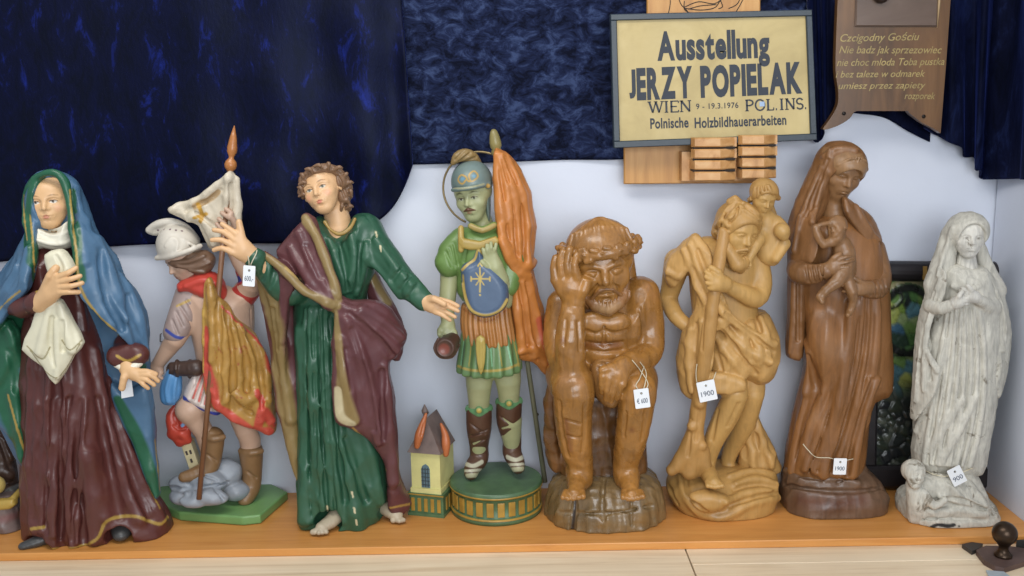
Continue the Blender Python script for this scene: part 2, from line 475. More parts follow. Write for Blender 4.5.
def sculpt(name, mat, parent, sdfs, h=0.0024):
    """one mesh object out of one or more distance fields (each may have its own step)"""
    if not isinstance(sdfs, (list, tuple)): sdfs = [(sdfs, h)]
    Vs, Fs, Cs = [], [], []; b = 0
    for q in sdfs:
        sd, hh = q if isinstance(q, tuple) else (q, h)
        V, F = sd.mesh(hh*HQ); Vs.append(V); Fs.append(F+b); Cs.append(sd.colour(V)); b += len(V)
    o = link(name, np.concatenate(Vs), np.concatenate(Fs), mat, parent, True, np.concatenate(Cs))
    return o
HQ = 1.0
# ---------------------------------------------------------------- heads and hands
HX = 1.16
def head(S, fr, ears=True, k=1.0, lids=0.0, gaunt=0.0, nose=1.0):
    """skull, jaw, brow, eyes, nose, lips and ears in the head's own frame (height 1, chin to crown)"""
    s = fr.s; HX = getattr(fr, 'hx', 1.16)
    def E(x, y, z, rx, ry, rz, kk=0.06, mode='+'): S.ellw(fr(x*HX, y, z), np.array([rx*(HX if rx > .05 else 1), ry, rz])*s, fr.R, kk*s*k, mode)
    def L(pts, rad, kk=0.03, mode='+'): S.chainw([fr(p[0]*HX, p[1], p[2]) for p in pts], np.array(rad)*s, kk*s*k, mode)
    E(0, -.06, .13, .315, .385, .37, 0)
    E(0, .08, -.1, .245-.03*gaunt, .25, .35, .1)
    E(0, .165, -.385, .115, .105, .095, .12)
    for q in (-1, 1):
        E(q*.15, .175, -.1, .085, .085, .08+.02*gaunt, .08)
        L([(q*.19, .235, .085), (q*.11, .285, .105), (q*.045, .29, .085)], [.025, .03, .025], .05)
        E(q*.115, .345, .02, .085, .075, .05, .05, '-')
        E(q*.115, .232, .018, .062, .062, .062, .012)
        L([(q*.058, .272, .01), (q*.085, .296, .042-lids), (q*.125, .3, .046-lids), (q*.17, .27, .02)], [.013, .016, .016, .011], .012)
        L([(q*.06, .272, .0), (q*.11, .29, -.03), (q*.168, .262, .005)], [.01, .012, .009], .012)
        if ears:
            E(q*.3, -.02, -.03, .035, .07, .1, .03); E(q*.325, .0, -.02, .03, .035, .055, .03, '-')
    L([(0, .285, .085), (0, .335, -.02), (0, .375*nose+.0, -.095)], [.034, .036, .044], .05)
    for q in (-1, 1): E(q*.042, .318, -.11, .034, .036, .03, .03)
    for q in (-1, 1): L([(q*.02, .345, -.145), (q*.024, .325, -.14)], [.01, .01], .01, '-')
    E(0, .25, -.225, .11, .085, .09, .06)
    L([(-.085, .278, -.238), (-.035, .318, -.218), (0, .316, -.224), (.035, .318, -.218), (.085, .278, -.238)], [.012, .019, .017, .019, .012], .015)
    L([(-.075, .278, -.252), (0, .316, -.268), (.075, .278, -.252)], [.012, .026, .012], .015)
    L([(-.09, .292, -.243), (0, .338, -.243), (.09, .292, -.243)], [.007, .009, .007], .012, '-')
    E(0, .305, -.318, .05, .03, .02, .03, '-')
def face_paint(S, fr, skin=None, iris=(70, 60, 50), brow=(110, 80, 55), lip=(176, 96, 84), white=(225, 220, 210), cheek=None):
    s = fr.s; HX = getattr(fr, 'hx', 1.16); f0 = fr; fr = lambda x, y, z: f0(x*HX, y, z)
    if cheek:
        for q in (-1, 1): S.paint3([fr(q*.155, .25, -.11)], [.1*s], cheek, 0.9)
    for q in (-1, 1):
        S.paint3([fr(q*.08, .3, .012), fr(q*.115, .305, .012), fr(q*.15, .29, .012)], np.array([.022, .037, .02])*s, white, 0.3)
        S.paint3([fr(q*.112, .305, .014)], [.031*s], iris, 0.3)
        S.paint3([fr(q*.06, .29, .018), fr(q*.1, .318, .044), fr(q*.14, .31, .042), fr(q*.17, .28, .022)], np.array([.01, .013, .013, .01])*s, (80, 55, 42), 0.5)
        S.paint3([fr(q*.05, .32, .115), fr(q*.11, .315, .14), fr(q*.18, .265, .12)], np.array([.016, .02, .012])*s, brow, 0.6)
    S.paint3([fr(-.075, .3, -.235), fr(0, .335, -.23), fr(.075, .3, -.235)], np.array([.014, .022, .014])*s, lip, 0.5)
    S.paint3([fr(-.065, .3, -.258), fr(0, .335, -.27), fr(.065, .3, -.258)], np.array([.012, .026, .012])*s, lip, 0.5)
def hand(S, wrist, knuckles, tips, thumb, pr=6, fr_=2.6, wr=5, k=2.5):
    """wrist (u,v,d); knuckles: two ends of the knuckle line; tips: per finger a list of joints; thumb: list of joints"""
    w = np.array(wrist, float); a = np.array(knuckles[0], float); b = np.array(knuckles[1], float)
    n = len(tips)
    for i, t in enumerate(tips):
        kn = a+(b-a)*i/max(1, n-1)
        S.chain([(*w, wr), (*(w*.45+kn*.55), (wr+fr_)*.58), (*kn, fr_*1.2)], k=k)
    S.chain([(*w, wr), (*((a+b)/2*.6+w*.4), pr)], k=k, sq=(1, .75, 1))
    for i, t in enumerate(tips):
        kn = a+(b-a)*i/max(1, n-1)
        q = [(*kn, fr_*1.15)]
        for j, p in enumerate(t): q.append((*p, fr_*(1.0-.1*(j+1))))
        S.chain(q, k=0.8, n=2)
    q = [(*(w*.75+np.array(thumb[0])*.25), fr_*1.7)]+[(*p, fr_*(1.35-.14*j)) for j, p in enumerate(thumb)]
    S.chain(q, k=1.5, n=2)
# ---------------------------------------------------------------- the room
WY = 0.16; WX = 1.21; SF = -0.181
def wallmat(name, col):
    m, nt, b = newmat(name); vec = coords(nt)
    n = noise(nt, vec, 2.2, 4, 0.6); c = srgb(col)
    r = ramp(nt, n, [(0.3, tuple(c*0.95)), (0.7, tuple(c*1.04))])
    sp = noise(nt, vec, 24, 5, 0.7)
    sr = ramp(nt, sp, [(0.70, (1, 1, 1)), (0.78, (0.9, 0.88, 0.86))])
    nt.links.new(mixc(nt, r.outputs[0], sr.outputs[0], 1.0, 'MULTIPLY'), b.inputs['Base Color'])
    b.inputs['Roughness'].default_value = 0.85; b.inputs['Specular IOR Level'].default_value = 0.25
    bump(nt, b, noise(nt, vec, 60, 5), 0.12, 0.003); return m
M_wall = wallmat('whitewashed_plaster', (211, 216, 228))
def setting(o): o['kind'] = 'structure'; return o
b = MB(); b.box((-0.5, WY+0.05, 0.6), (2.2, 0.05, 1.9)); setting(b.build('wall_back', M_wall))
b = MB(); b.box((WX+0.05, -0.75, 0.6), (0.05, 0.9, 1.9)); setting(b.build('wall_right', M_wall))
m, nt, bs = newmat('floor_tiles'); bs.inputs['Base Color'].default_value = (*srgb((150, 135, 120)), 1); bs.inputs['Roughness'].default_value = 0.6
b = MB(); b.box((-0.5, -1.8, -1.33), (2.2, 2.1, 0.03)); setting(b.build('floor', m))
# ---------------------------------------------------------------- shelf board and worktop
def woodmat(name, c1, c2, c3, scale=(2.2, 26, 26), rough=0.35, big=3.0, spec=0.5):
    m, nt, b = newmat(name); vec = coords(nt, scale)
    n = noise(nt, vec, 1.0, 6, 0.62, 0.8)
    r = ramp(nt, n, [(0.28, tuple(srgb(c1))), (0.5, tuple(srgb(c2))), (0.74, tuple(srgb(c3)))])
    n2 = noise(nt, coords(nt), big, 3)
    r2 = ramp(nt, n2, [(0.3, (0.9, 0.88, 0.86)), (0.7, (1.06, 1.05, 1.04))])
    nt.links.new(mixc(nt, r.outputs[0], r2.outputs[0], 1.0, 'MULTIPLY'), b.inputs['Base Color'])
    b.inputs['Roughness'].default_value = rough; b.inputs['Specular IOR Level'].default_value = spec
    bump(nt, b, n, 0.08, 0.002); return m
M_shelf = woodmat('orange_beech', (188, 126, 62), (203, 141, 74), (212, 153, 86), scale=(3, 40, 40), rough=0.4)
b = MB(); b.box((-0.4, (SF+WY)/2, -0.0095), (WX+0.4-0.001, (WY-SF)/2-0.0005, 0.0095), bev=0.002)
tag(b.build('shelf_board', M_shelf), 'long orange beech shelf board that the carved figures stand on', 'shelf')
M_light = woodmat('pale_pine', (197, 172, 138), (222, 203, 173), (233, 217, 190), scale=(1.6, 34, 34), rough=0.45)
b = MB()
for x0, x1, y0, y1 in [(-1.6, 0.388, SF-.262, 0.1), (0.391, WX-.002, SF-.075, 0.1), (0.391, WX-.002, SF-.262, SF-.077)]:
    b.box(((x0+x1)/2, (y0+y1)/2, -0.034), ((x1-x0)/2, (y1-y0)/2, 0.0148), bev=0.0015)
b.box((-0.2, SF-0.25, -0.30), (1.4, 0.01, 0.25)); b.box((-0.2, -0.05, -0.8), (1.4, 0.2, 0.52))
tag(b.build('wooden_worktop', M_light), 'pale pine plank worktop along the bottom edge under the orange shelf', 'counter')
# ---------------------------------------------------------------- velvet
def velvet(name, dark, mid, light, sc=9.0, stretch=(1, 1, 1), lo=.38, hi=.72, sheen=.35, rough=.75, spec=.12):
    m, nt, b = newmat(name); vec = coords(nt, stretch)
    n = noise(nt, vec, sc, 8, 0.72, 0.6)
    r = ramp(nt, n, [(lo, tuple(srgb(dark))), ((lo+hi)/2, tuple(srgb(mid))), (hi, tuple(srgb(light)))])
    nt.links.new(r.outputs[0], b.inputs['Base Color'])
    b.inputs['Roughness'].default_value = rough; b.inputs['Specular IOR Level'].default_value = spec; b.inputs['Specular Tint'].default_value = (.5, .6, 1, 1)
    b.inputs['Sheen Weight'].default_value = sheen; b.inputs['Sheen Roughness'].default_value = 0.35
    b.inputs['Sheen Tint'].default_value = (*srgb((70, 90, 190)), 1)
    bump(nt, b, noise(nt, vec, sc*7, 4), 0.25, 0.003); return m
M_velL = velvet('blue_velvet', (2, 3, 16), (4, 6, 33), (20, 34, 112), 13.0, (1.6, 1, .7), lo=.40, hi=.74, sheen=.4, rough=.52, spec=.2)
M_velM = velvet('crushed_blue_velvet', (9, 11, 24), (27, 34, 60), (54, 66, 98), 22.0, (1, 1, 1.5), .40, .64)
M_velR = velvet('dark_blue_velvet', (4, 5, 16), (11, 15, 38), (28, 38, 76), 14.0, (1.5, 1.5, .5), .36, .72)
def drape(top, bot, depth, nu=120, nv=60):
    """sheet between an upper and a lower (u, v) outline; depth(s, t) is metres off the wall"""
    top = catmull(top, 12); bot = catmull(bot, 12)
    def along(c, n):
        L = np.r_[0, np.cumsum(np.linalg.norm(np.diff(c, axis=0), axis=1))]; L /= L[-1]
        return np.column_stack([np.interp(np.linspace(0, 1, n), L, c[:, i]) for i in (0, 1)])
    T, Bq = along(top, nu), along(bot, nu); V = []
    for j in range(nv):
        t = j/(nv-1)
        for i in range(nu):
            q = T[i]*(1-t)+Bq[i]*t; V.append(P(q[0], q[1], WY-depth(i/(nu-1), t)))
    F = np.array([(j*nu+i, j*nu+i+1, (j+1)*nu+i+1, (j+1)*nu+i) for j in range(nv-1) for i in range(nu-1)])
    return np.array(V), F
def cloth(name, V, F, mat, label, group=None):
    o = link(name, V, F, mat); s = o.modifiers.new('t', 'SOLIDIFY'); s.thickness = 0.004; s.offset = 1
    return tag(o, label, 'curtain', group)
rnd = random.Random(4)
def d1(s, t):
    f = 0.010*math.sin(s*9+1.2*t)+0.008*math.sin(s*23+2+3*t)*t
    e = max(0, (s-0.62)/0.38)
    return 0.028+f+e*(0.012+0.016*math.sin(s*55+2.5*t)+0.010*math.sin(t*14-s*30))*(.35+.65*t)
V, F = drape([(-330, -60), (-60, -60), (200, -60), (398, -60)], [(-330, 272), (-90, 268), (0, 262), (60, 252), (120, 246), (200, 243), (290, 243), (345, 234), (378, 221), (398, 200), (412, 166)], d1, 200, 90)
cloth('velvet_curtain', V, F, M_velL, 'large deep blue velvet curtain on the left, gathered up at its right corner')
def d2(s, t): return 0.012+0.004*math.sin(s*8+t*2)+0.003*math.sin(s*19-t*3)
V, F = drape([(394, -60), (620, -60), (806, -60)], [(398, 165), (480, 163), (560, 160), (640, 158), (770, 140), (808, 130)], d2, 140, 60)
cloth('velvet_curtain', V, F, M_velM, 'flat crushed blue velvet hanging straight between the big curtain and the sign')
def d3(s, t): return 0.034+0.009*math.cos(s*2*math.pi*2.3+.6)+0.004*math.sin(s*21+t)
V, F = drape([(806, -60), (822, -60), (842, -60)], [(812, 136), (819, 142), (829, 118), (838, 96)], d3, 60, 60)
cloth('velvet_curtain', V, F, M_velR, 'narrow blue velvet fold between the sign and the engraved plaque')
def d4(s, t): return 0.036+0.020*math.cos(s*2*math.pi*4.2+.5)+0.007*math.sin(s*41+t*2)
V, F = drape([(925, -60), (980, -60), (1060, -60)], [(925, 128), (948, 142), (963, 148), (965, 157), (974, 158), (975, 170), (982, 171), (983, 179), (1018, 179), (1060, 181)], d4, 220, 60)
for i in range(len(V)):                                  # the curtain turns the corner on to the side wall
    if V[i, 0] > WX-0.03:
        dr = V[i]-CAM; t = (WX-0.03-CAM[0])/dr[0]; off = WY-0.034-V[i, 1]; V[i] = CAM+dr*t; V[i, 0] += off*0.8
cloth('velvet_curtain', V, F, M_velR, 'pleated dark blue velvet curtain in the upper right corner')
def d5(s, t): return 0.009+0.004*math.sin(s*10)
V, F = drape([(836, 60), (880, 60), (935, 60)], [(838, 112), (862, 114), (885, 118), (908, 131), (930, 142)], d5, 60, 20)
cloth('velvet_curtain', V, F, M_velR, 'dark velvet lower edge showing in the gap under the engraved plaque')
# ---------------------------------------------------------------- carved figures
M_paint = carved('old_oil_paint', rough=0.36, var=0.13, bumpv=0.10, nscale=18)
M_paintw = carved('worn_oil_paint', rough=0.42, var=0.16, bumpv=0.14, nscale=22, wear=(196, 190, 170), wear_amt=-0.06)
M_skin = carved('flesh_paint', rough=0.40, var=0.06, bumpv=0.06, nscale=20)
M_gilt = carved('rubbed_gilding', rough=0.30, var=0.22, bumpv=0.16, nscale=30, wear=(150, 84, 52), wear_amt=-0.01)
SD = {}
class Fig:
    def __init__(s, name, label, Yb, base_u, base_v, cat='statue'):
        p = P(base_u, base_v, Yb); s.root = empty(name, (p[0], p[1], 0.0), label, cat); s.Yb = Yb
    def S(s, col): return Sdf(s.Yb, col)
    def at(s, u, v, d=0): return P(u, v, s.Yb-d*UNIT)
    def face(s, u, v, d, size, yaw=0, pitch=0, roll=0, hx=1.16):
        c = s.at(u, v, d); az = math.degrees(math.atan2(CAM[0]-c[0], c[1]-CAM[1]))
        f = Frame(c, size*mmpx(c), yaw+az, pitch, roll); f.hx = hx; return f
    def px(s, n, u=512, v=300, d=0): return n*mmpx(s.at(u, v, d))
    def make(s, name, sd, mat, h=0.0024, parent=None, label=None):
        o = sculpt(name, mat, parent or s.root, sd, h)
        if label: o['label'] = label
        return o
# ---------------------------------------------------------------- the mourning woman in the blue mantle
F = Fig('saint_statue', 'painted statue of a mourning woman in blue mantle pressing a white cloth to her breast', -0.062, 90, 535)
SK = (212, 170, 124)
F1 = F
# gown
g = F.S((84, 44, 40))
g.puff([(37, 246), (73, 246), (80, 270), (88, 300), (104, 340), (114, 390), (136, 446), (152, 491), (169, 519), (168, 540), (140, 548), (110, 560), (98, 580), (74, 590), (46, 585), (38, 560), (28, 548), (24, 490), (24, 430), (22, 373), (28, 320)], 0, 38, 46, smooth=3, tmin=3)
for q in [[(52, 315, 5), (48, 390, 7), (50, 460, 8), (54, 545, 10)], [(64, 330, 4), (66, 420, 6), (72, 500, 7), (74, 546, 8)], [(36, 330, 4), (33, 400, 6), (34, 470, 7), (37, 527, 7)],
          [(76, 345, 4), (84, 398, 11), (84, 440, 14), (94, 480, 7), (104, 515, 7)], [(96, 350, 4), (104, 410, 6), (122, 470, 7), (140, 516, 8)], [(108, 380, 4), (128, 450, 5), (150, 500, 7), (162, 520, 6)], [(86, 452, 7), (92, 490, 7), (95, 538, 8)]]:
    g.stroke(q, lift=1, k=6)
for q in [[(58, 330, 2.5), (57, 430, 4), (63, 545, 5)], [(42, 340, 2.5), (41, 430, 4), (44, 525, 5)], [(72, 400, 2.5), (77, 470, 4), (84, 540, 4)], [(98, 400, 3), (108, 460, 4), (120, 515, 4)], [(112, 410, 2.5), (134, 480, 4), (150, 520, 3)], [(30, 360, 2), (29, 430, 3), (31, 520, 3)]]:
    g.stroke(q, lift=1, k=4, mode='-')
# bodice folds
for q in [[(40, 268, 3), (44, 300, 3)], [(70, 275, 3), (80, 300, 4), (84, 330, 4)]]: g.stroke(q, k=4)
# left forearm sleeve
g.chain([(8, 300, 20, 14), (22, 306, 36, 12), (39, 302, 47, 10)], k=4); g.chain([(127, 344, 8, 12), (129, 352, 22, 11.5)], k=4)
g.chain([(36, 303, 46, 11), (40, 301, 48, 11)], k=1); g.chain([(118, 356, 26, 11), (138, 354, 26, 11)], k=4)
g.folds([(40, 400), (38, 470), (36, 530)], [(94, 400), (88, 470), (84, 545)], 4, 3, 2.4, seed=4)
g.chisel(.75, 30)
g.ball(121, 536, 28, 14, 13, 22, 0, 2, '-'); g.ball(34, 547, 38, 20, 9, 22, 0, 2, '-')
g.paint([(23, 373, 0.1), (22, 374, .1)], (82, 40, 36))
g.paint([(31, 529, 2), (44, 527, 2)], (150, 122, 58)); g.paint([(51, 549, 2.0), (74, 548, 2.0), (97, 539, 2.0), (107, 521, 2.2), (133, 516, 2), (159, 524, 2), (168, 517, 2)], (150, 122, 58))
g.paint([(37, 291, 1.8), (40, 302, 1.8), (39, 313, 1.8)], (168, 136, 62)); g.paint([(117, 356, 1.8), (128, 361, 1.8), (140, 355, 1.8)], (168, 136, 62))
g.paint([(113, 372, 1.2), (120, 410, 1.2), (136, 450, 1.2), (151, 490, 1.2), (160, 508, 1.2)], (140, 112, 54))
F.make('gown', g, M_paint, 0.0026)
# mantle
m = F.S((72, 104, 132))
m.ball(52, 202, 2, 25.5, 32, 29, 0, 3)
m.chain([(62, 190, -6, 17), (74, 210, -8, 14), (80, 235, -8, 18)], k=5, n=3)
m.puff([(70, 190, 14), (82, 212, 6), (104, 236, 4), (126, 277, 6), (145, 312, 4), (150, 345, 4), (149, 362, 8), (143, 371, 12), (134, 356, 28), (115, 334, 40), (96, 315, 44), (82, 292, 44), (78, 265, 40), (73, 232, 32), (66, 208, 22)], 0, 11, 12, k=5, smooth=3, tmin=2)
m.puff([(34, 215, 22), (36, 255, 38), (33, 284, 44), (24, 296, 44), (12, 306, 40), (-6, 335, 30), (-34, 356, 16), (-44, 330, 0), (-20, 290, 0), (0, 277, 2), (15, 259, 6), (26, 238, 10)], 0, 11, 12, k=5, smooth=3, tmin=2)
m.puff([(20, 250), (85, 230), (120, 280), (146, 330), (150, 400), (157, 470), (159, 494), (140, 480), (100, 480), (30, 470), (8, 440), (-20, 370), (-10, 300)], -4, 10, 24, k=5, smooth=3, tmin=3)
m.puff([(-34, 345), (0, 318), (18, 330), (24, 372), (22, 392), (27, 440), (24, 470), (14, 440), (-6, 420), (-30, 400)], 18, 9, 10, k=5, smooth=2, tmin=2)
m.puff([(112, 380), (126, 390), (150, 384), (155, 440), (160, 494), (152, 490), (134, 444), (116, 408)], 8, 9, 8, k=4, smooth=2, tmin=2)
# opening for the face and the breast
m.puff([(47, 177), (58, 178), (65, 188), (67, 208), (71, 240), (77, 268), (80, 290), (60, 300), (36, 292), (37, 258), (35, 225), (28.5, 205), (29, 190), (36, 180)], 36, 30, 10, k=4, mode='-', smooth=3, tmin=24)
RIM = [(33, 262, 40, 4), (28, 228, 24, 4), (26.5, 200, 14, 4), (32, 182, 17, 4), (45, 173.5, 22, 4), (59, 175, 22, 4), (67, 189, 21, 4), (70, 212, 26, 4), (75, 246, 36, 4), (79, 280, 44, 3.5)]
m.chain(RIM, k=3, n=4)
for q in [[(96, 240, 5), (110, 275, 7), (118, 300, 6), (134, 340, 6)], [(86, 222, 4), (92, 260, 5), (96, 290, 5), (112, 322, 5)], [(120, 275, 4), (138, 312, 6), (144, 350, 5)], [(76, 188, 3), (80, 222, 4), (86, 262, 4)], [(106, 296, 4), (126, 318, 4)],
          [(18, 266, 4), (6, 292, 5), (-10, 315, 5)], [(28, 250, 3), (22, 280, 5), (6, 302, 5)], [(8, 330, 3), (14, 350, 4), (0, 378, 5)], [(14, 392, 4), (18, 420, 4), (24, 455, 4)]]:
    m.stroke(q, lift=1, k=6)
for q in [[(102, 250, 2.5), (104, 290, 3.5), (122, 330, 3)], [(128, 296, 2.5), (132, 326, 3), (142, 356, 2.5)], [(20, 258, 2.5), (14, 285, 3), (-4, 305, 3)], [(8, 352, 3), (18, 372, 3), (16, 390, 3)], [(70, 182, 1.5), (75, 205, 2), (76, 232, 2)]]:
    m.stroke(q, lift=1, k=4, mode='-')
m.chisel(.8, 30)
GR, GO = (34, 88, 62), (160, 134, 66)
rim_ = np.array([m.W(*q[:3]) for q in catmull(np.array(RIM, float), 4)]); m.paint3(rim_, np.full(len(rim_), 7.5*UNIT), (34, 88, 62), .2)
m.paint([(30, 190, 5), (28, 215, 4.5), (31, 245, 4.5), (34, 285, 3)], GR); m.paint([(32, 186, 5), (42, 174, 5), (54, 170, 5), (66, 177, 5), (72, 192, 4.5), (74, 215, 4), (76, 245, 4), (80, 282, 3)], GR)
m.paint([(0, 350, 12), (8, 380, 16), (10, 410, 16), (22, 455, 14)], GR); m.paint([(-20, 385, 16), (0, 400, 14)], GR); m.paint([(118, 400, 6), (136, 436, 9), (154, 484, 8), (158, 492, 7)], GR); m.paint([(144, 368, 5), (140, 366, 5)], GR)
m.paint([(24, 297, 7), (12, 318, 13), (4, 338, 15)], GR); m.paint([(26, 300, 6), (20, 330, 10), (16, 360, 12)], GR); m.paint([(20, 291, 1.2), (4, 304, 1.2), (-8, 318, 1.2)], GO); 
m.paint([(30, 215, 1.1), (33, 245, 1.3), (35, 285, 1.4)], GO); m.paint([(70, 190, 1.2), (72, 215, 1.4), (76, 250, 1.5), (80, 286, 1.6), (96, 313, 1.6), (115, 331, 1.6), (134, 352, 1.6), (148, 360, 1.6)], GO)
m.paint([(24, 195, 1), (24, 215, 1), (27, 240, 1)], GO); m.paint([(8, 395, 1.5), (16, 425, 1.5), (28, 460, 1.5)], GO); m.paint([(155, 440, 1.3), (160, 490, 1.3)], GO)
F.make('mantle', m, M_paint, 0.0026)
# body: head, neck, hands
s = F.S(SK)
fr = F.face(49, 202, 8, 54, -15, 2, -3, 1.34)
head(s, fr, ears=False); face_paint(s, fr, brow=(150, 116, 78), lip=(186, 116, 96), cheek=(226, 170, 132))
s.chain([(54, 215, 0, 13), (56, 250, -2, 15), (60, 300, -4, 24)], k=4)
b2 = F.S(SK)
hand(b2, (40, 303, 50), [(58, 277, 62), (60, 292, 62)], [[(68, 273, 64), (76, 268, 61)], [(71, 279, 65), (80, 276, 62)], [(71, 286, 65), (82, 283, 61)], [(69, 292, 64), (79, 292, 60)]], [(50, 276, 62), (56, 268, 60)], pr=8, fr_=3.1, wr=8)
b2.chain([(30, 306, 44, 8), (40, 303, 50, 8)], k=3)
hand(b2, (128, 368, 30), [(136, 372, 34), (140, 380, 34)], [[(147, 371, 34), (156, 374, 31)], [(150, 375, 35), (158, 381, 32)], [(147, 380, 36), (154, 385, 34)], [(143, 384, 36), (148, 388, 34)]], [(124, 378, 38), (122, 388, 38)], pr=7, fr_=2.8, wr=7)
b2.chain([(128, 355, 26, 8), (128, 368, 30, 7)], k=3)
F.make('body', [(s, 0.0018), (b2, 0.0017)], M_skin)
wm = F.S((222, 216, 198))
wm.puff([(37, 222), (46, 231), (58, 232), (70, 220), (74, 244), (60, 250), (46, 248), (37, 248)], 16, 16, 10, k=3, smooth=3)
for q in [[(38, 230, 1.6), (54, 237, 1.8), (71, 230, 1.6)], [(38, 240, 1.6), (56, 245, 1.8), (72, 240, 1.6)], [(40, 224, 1.2), (54, 231, 1.5), (70, 222, 1.2)]]: wm.stroke(q, lift=.8, k=2)
F.make('wimple', wm, M_paint, 0.002)
wm = F.S((222, 216, 198)); wm.chain([(117, 364, 30, 4), (128, 369, 34, 4), (139, 363, 30, 4)], k=2, n=2)
F.make('cuff', wm, M_paint, 0.002)
k = F.S((212, 206, 180))
k.puff([(46, 254), (58, 249), (66, 252), (75, 268), (70, 276), (54, 278), (48, 268)], 52, 9, 7, smooth=2, tmin=2)
k.puff([(41, 300), (52, 298), (62, 300), (74, 322), (84, 343), (74, 356), (57, 384), (44, 366), (23, 349), (32, 326)], 47, 7, 9, smooth=2, tmin=2.5)
for q in [[(52, 302, 3), (46, 325, 4), (40, 352, 5)], [(60, 305, 3), (66, 330, 5), (72, 350, 4)], [(56, 320, 2.5), (58, 350, 3), (57, 376, 3)]]: k.stroke(q, lift=.5, k=3)
for q in [[(52, 318, 2), (50, 345, 2.5), (54, 366, 2)], [(62, 322, 2), (63, 350, 2.2)], [(56, 256, 1.5), (62, 268, 2), (58, 276, 1.5)]]: k.stroke(q, lift=.3, k=2, mode='-')
for q in [[(27, 346, .9), (42, 359, .9), (50, 347, .9)], [(82, 340, .9), (70, 350, .9), (62, 340, .9)], [(30, 350, .8), (56, 378, .9), (80, 344, .8)]]: k.paint(q, (150, 140, 104))
F.make('handkerchief', k, M_paint, 0.002)
for q in ([(50, 535, 24, 9), (38, 541, 32, 7.5), (24, 546, 38, 5.5)], [(122, 522, 8, 11), (122, 530, 20, 10.5), (121, 535, 27, 8)]):
    sh = F.S((62, 62, 62)); sh.chain(q, k=3, n=3, sq=(1, 1, .75)); 
    F.make('shoe', sh, M_paint, 0.0024)
# ---------------------------------------------------------------- the helmeted soldier saint pouring water on a fire
F = Fig('saint_statue', 'painted statue of a helmeted soldier bending to empty a bucket, gold cloak, green slab base', 0.045, 225, 507)
SK = (186, 154, 132)
ZB = 0.024
bp = [PZ(*q, 0) for q in [(150, 508), (180, 521), (243, 526), (261, 524), (288, 500), (270, 491), (180, 491), (150, 497)]]
gb = F.S((106, 146, 88))
def slab(X, p2=np.array([q[:2] for q in bp])):
    best = np.full(len(X), 9.0); ins = np.zeros(len(X), bool); x = X[:, :2]
    for a, b in zip(p2, np.roll(p2, -1, 0)):
        e = b-a; r = x-a; t = np.clip(r@e/(e@e), 0, 1); best = np.minimum(best, np.linalg.norm(r-t[:, None]*e, axis=1))
        if a[1] != b[1]: ins ^= ((a[1] > x[:, 1]) != (b[1] > x[:, 1])) & (x[:, 0] < e[0]*(x[:, 1]-a[1])/(b[1]-a[1])+a[0])
    d2 = np.where(ins, -best, best)
    return smax(d2, np.abs(X[:, 2]-ZB/2)-ZB/2, 0.004)
bb = np.array(bp); gb._add(slab, (bb[:, 0].min(), bb[:, 1].min(), 0), (bb[:, 0].max(), bb[:, 1].max(), ZB), '+', 0)
F.make('base', gb, M_paint, 0.0024)
# rock and the burning cottage
rk = F.S((136, 142, 150))
for c in [(188, 485, 16, 19, 11, 12), (208, 480, 14, 20, 13, 16), (226, 474, 2, 16, 16, 14), (182, 497, 20, 13, 8, 10), (206, 496, 32, 22, 9, 11), (192, 502, 38, 13, 6, 7), (236, 490, 4, 14, 10, 14)]:
    rk.ball(*c, 8, 2)
for q in [[(164, 486, 1.5), (185, 489, 2), (206, 487, 2), (228, 482, 1.5)], [(172, 474, 1.2), (196, 474, 1.6), (216, 480, 1.4)], [(188, 478, 1.2), (190, 494, 1.6)], [(214, 488, 1.2), (224, 500, 1.5)]]: rk.stroke(q, mode='-', k=2)
rk.chisel(.5, 18)
F.make('rock', rk, M_paintw, 0.0024)
ct = MB(); q0 = F.at(192, 455, 2); R = np.array(Matrix.Rotation(-0.25, 3, 'Y'))
ct.box(q0, (0.013, 0.014, 0.034), R, 0.002); ct.prism([q0+R@np.array(p) for p in [(-.015, -.016, .034), (.015, -.016, .034), (0, -.016, .05)]], (0, .032, 0))
o = ct.build('cottage', plain('cream_cottage_paint', (206, 192, 150), .5), F.root)
w_ = MB()
for x, z in [(-.005, .012), (.005, .012), (0, -.01)]: w_.box(q0+R@np.array([x, -.0145, z]), (.0025, .0008, .005), R)
w_.build('window', plain('cottage_window_paint', (70, 60, 54), .5), o)
fl = F.S((178, 66, 50))
fl.chain([(180, 442, 12, 5), (175, 430, 14, 7), (171, 416, 14, 5), (176, 405, 12, 2)], n=3); fl.chain([(183, 440, 14, 5), (186, 428, 14, 5.5), (181, 416, 16, 5), (180, 408, 14, 2)], n=3); fl.chain([(172, 434, 14, 5), (182, 433, 18, 5), (188, 440, 14, 4)], n=3)
for q in [[(174, 426, 1.2), (180, 430, 1.4), (186, 428, 1.2)], [(176, 414, 1), (178, 424, 1.2)]]: fl.stroke(q, mode='-', k=1.5)
fl.paint([(182, 426, 2), (186, 422, 2)], (120, 160, 200)); F.make('flames', fl, M_paint, 0.002)
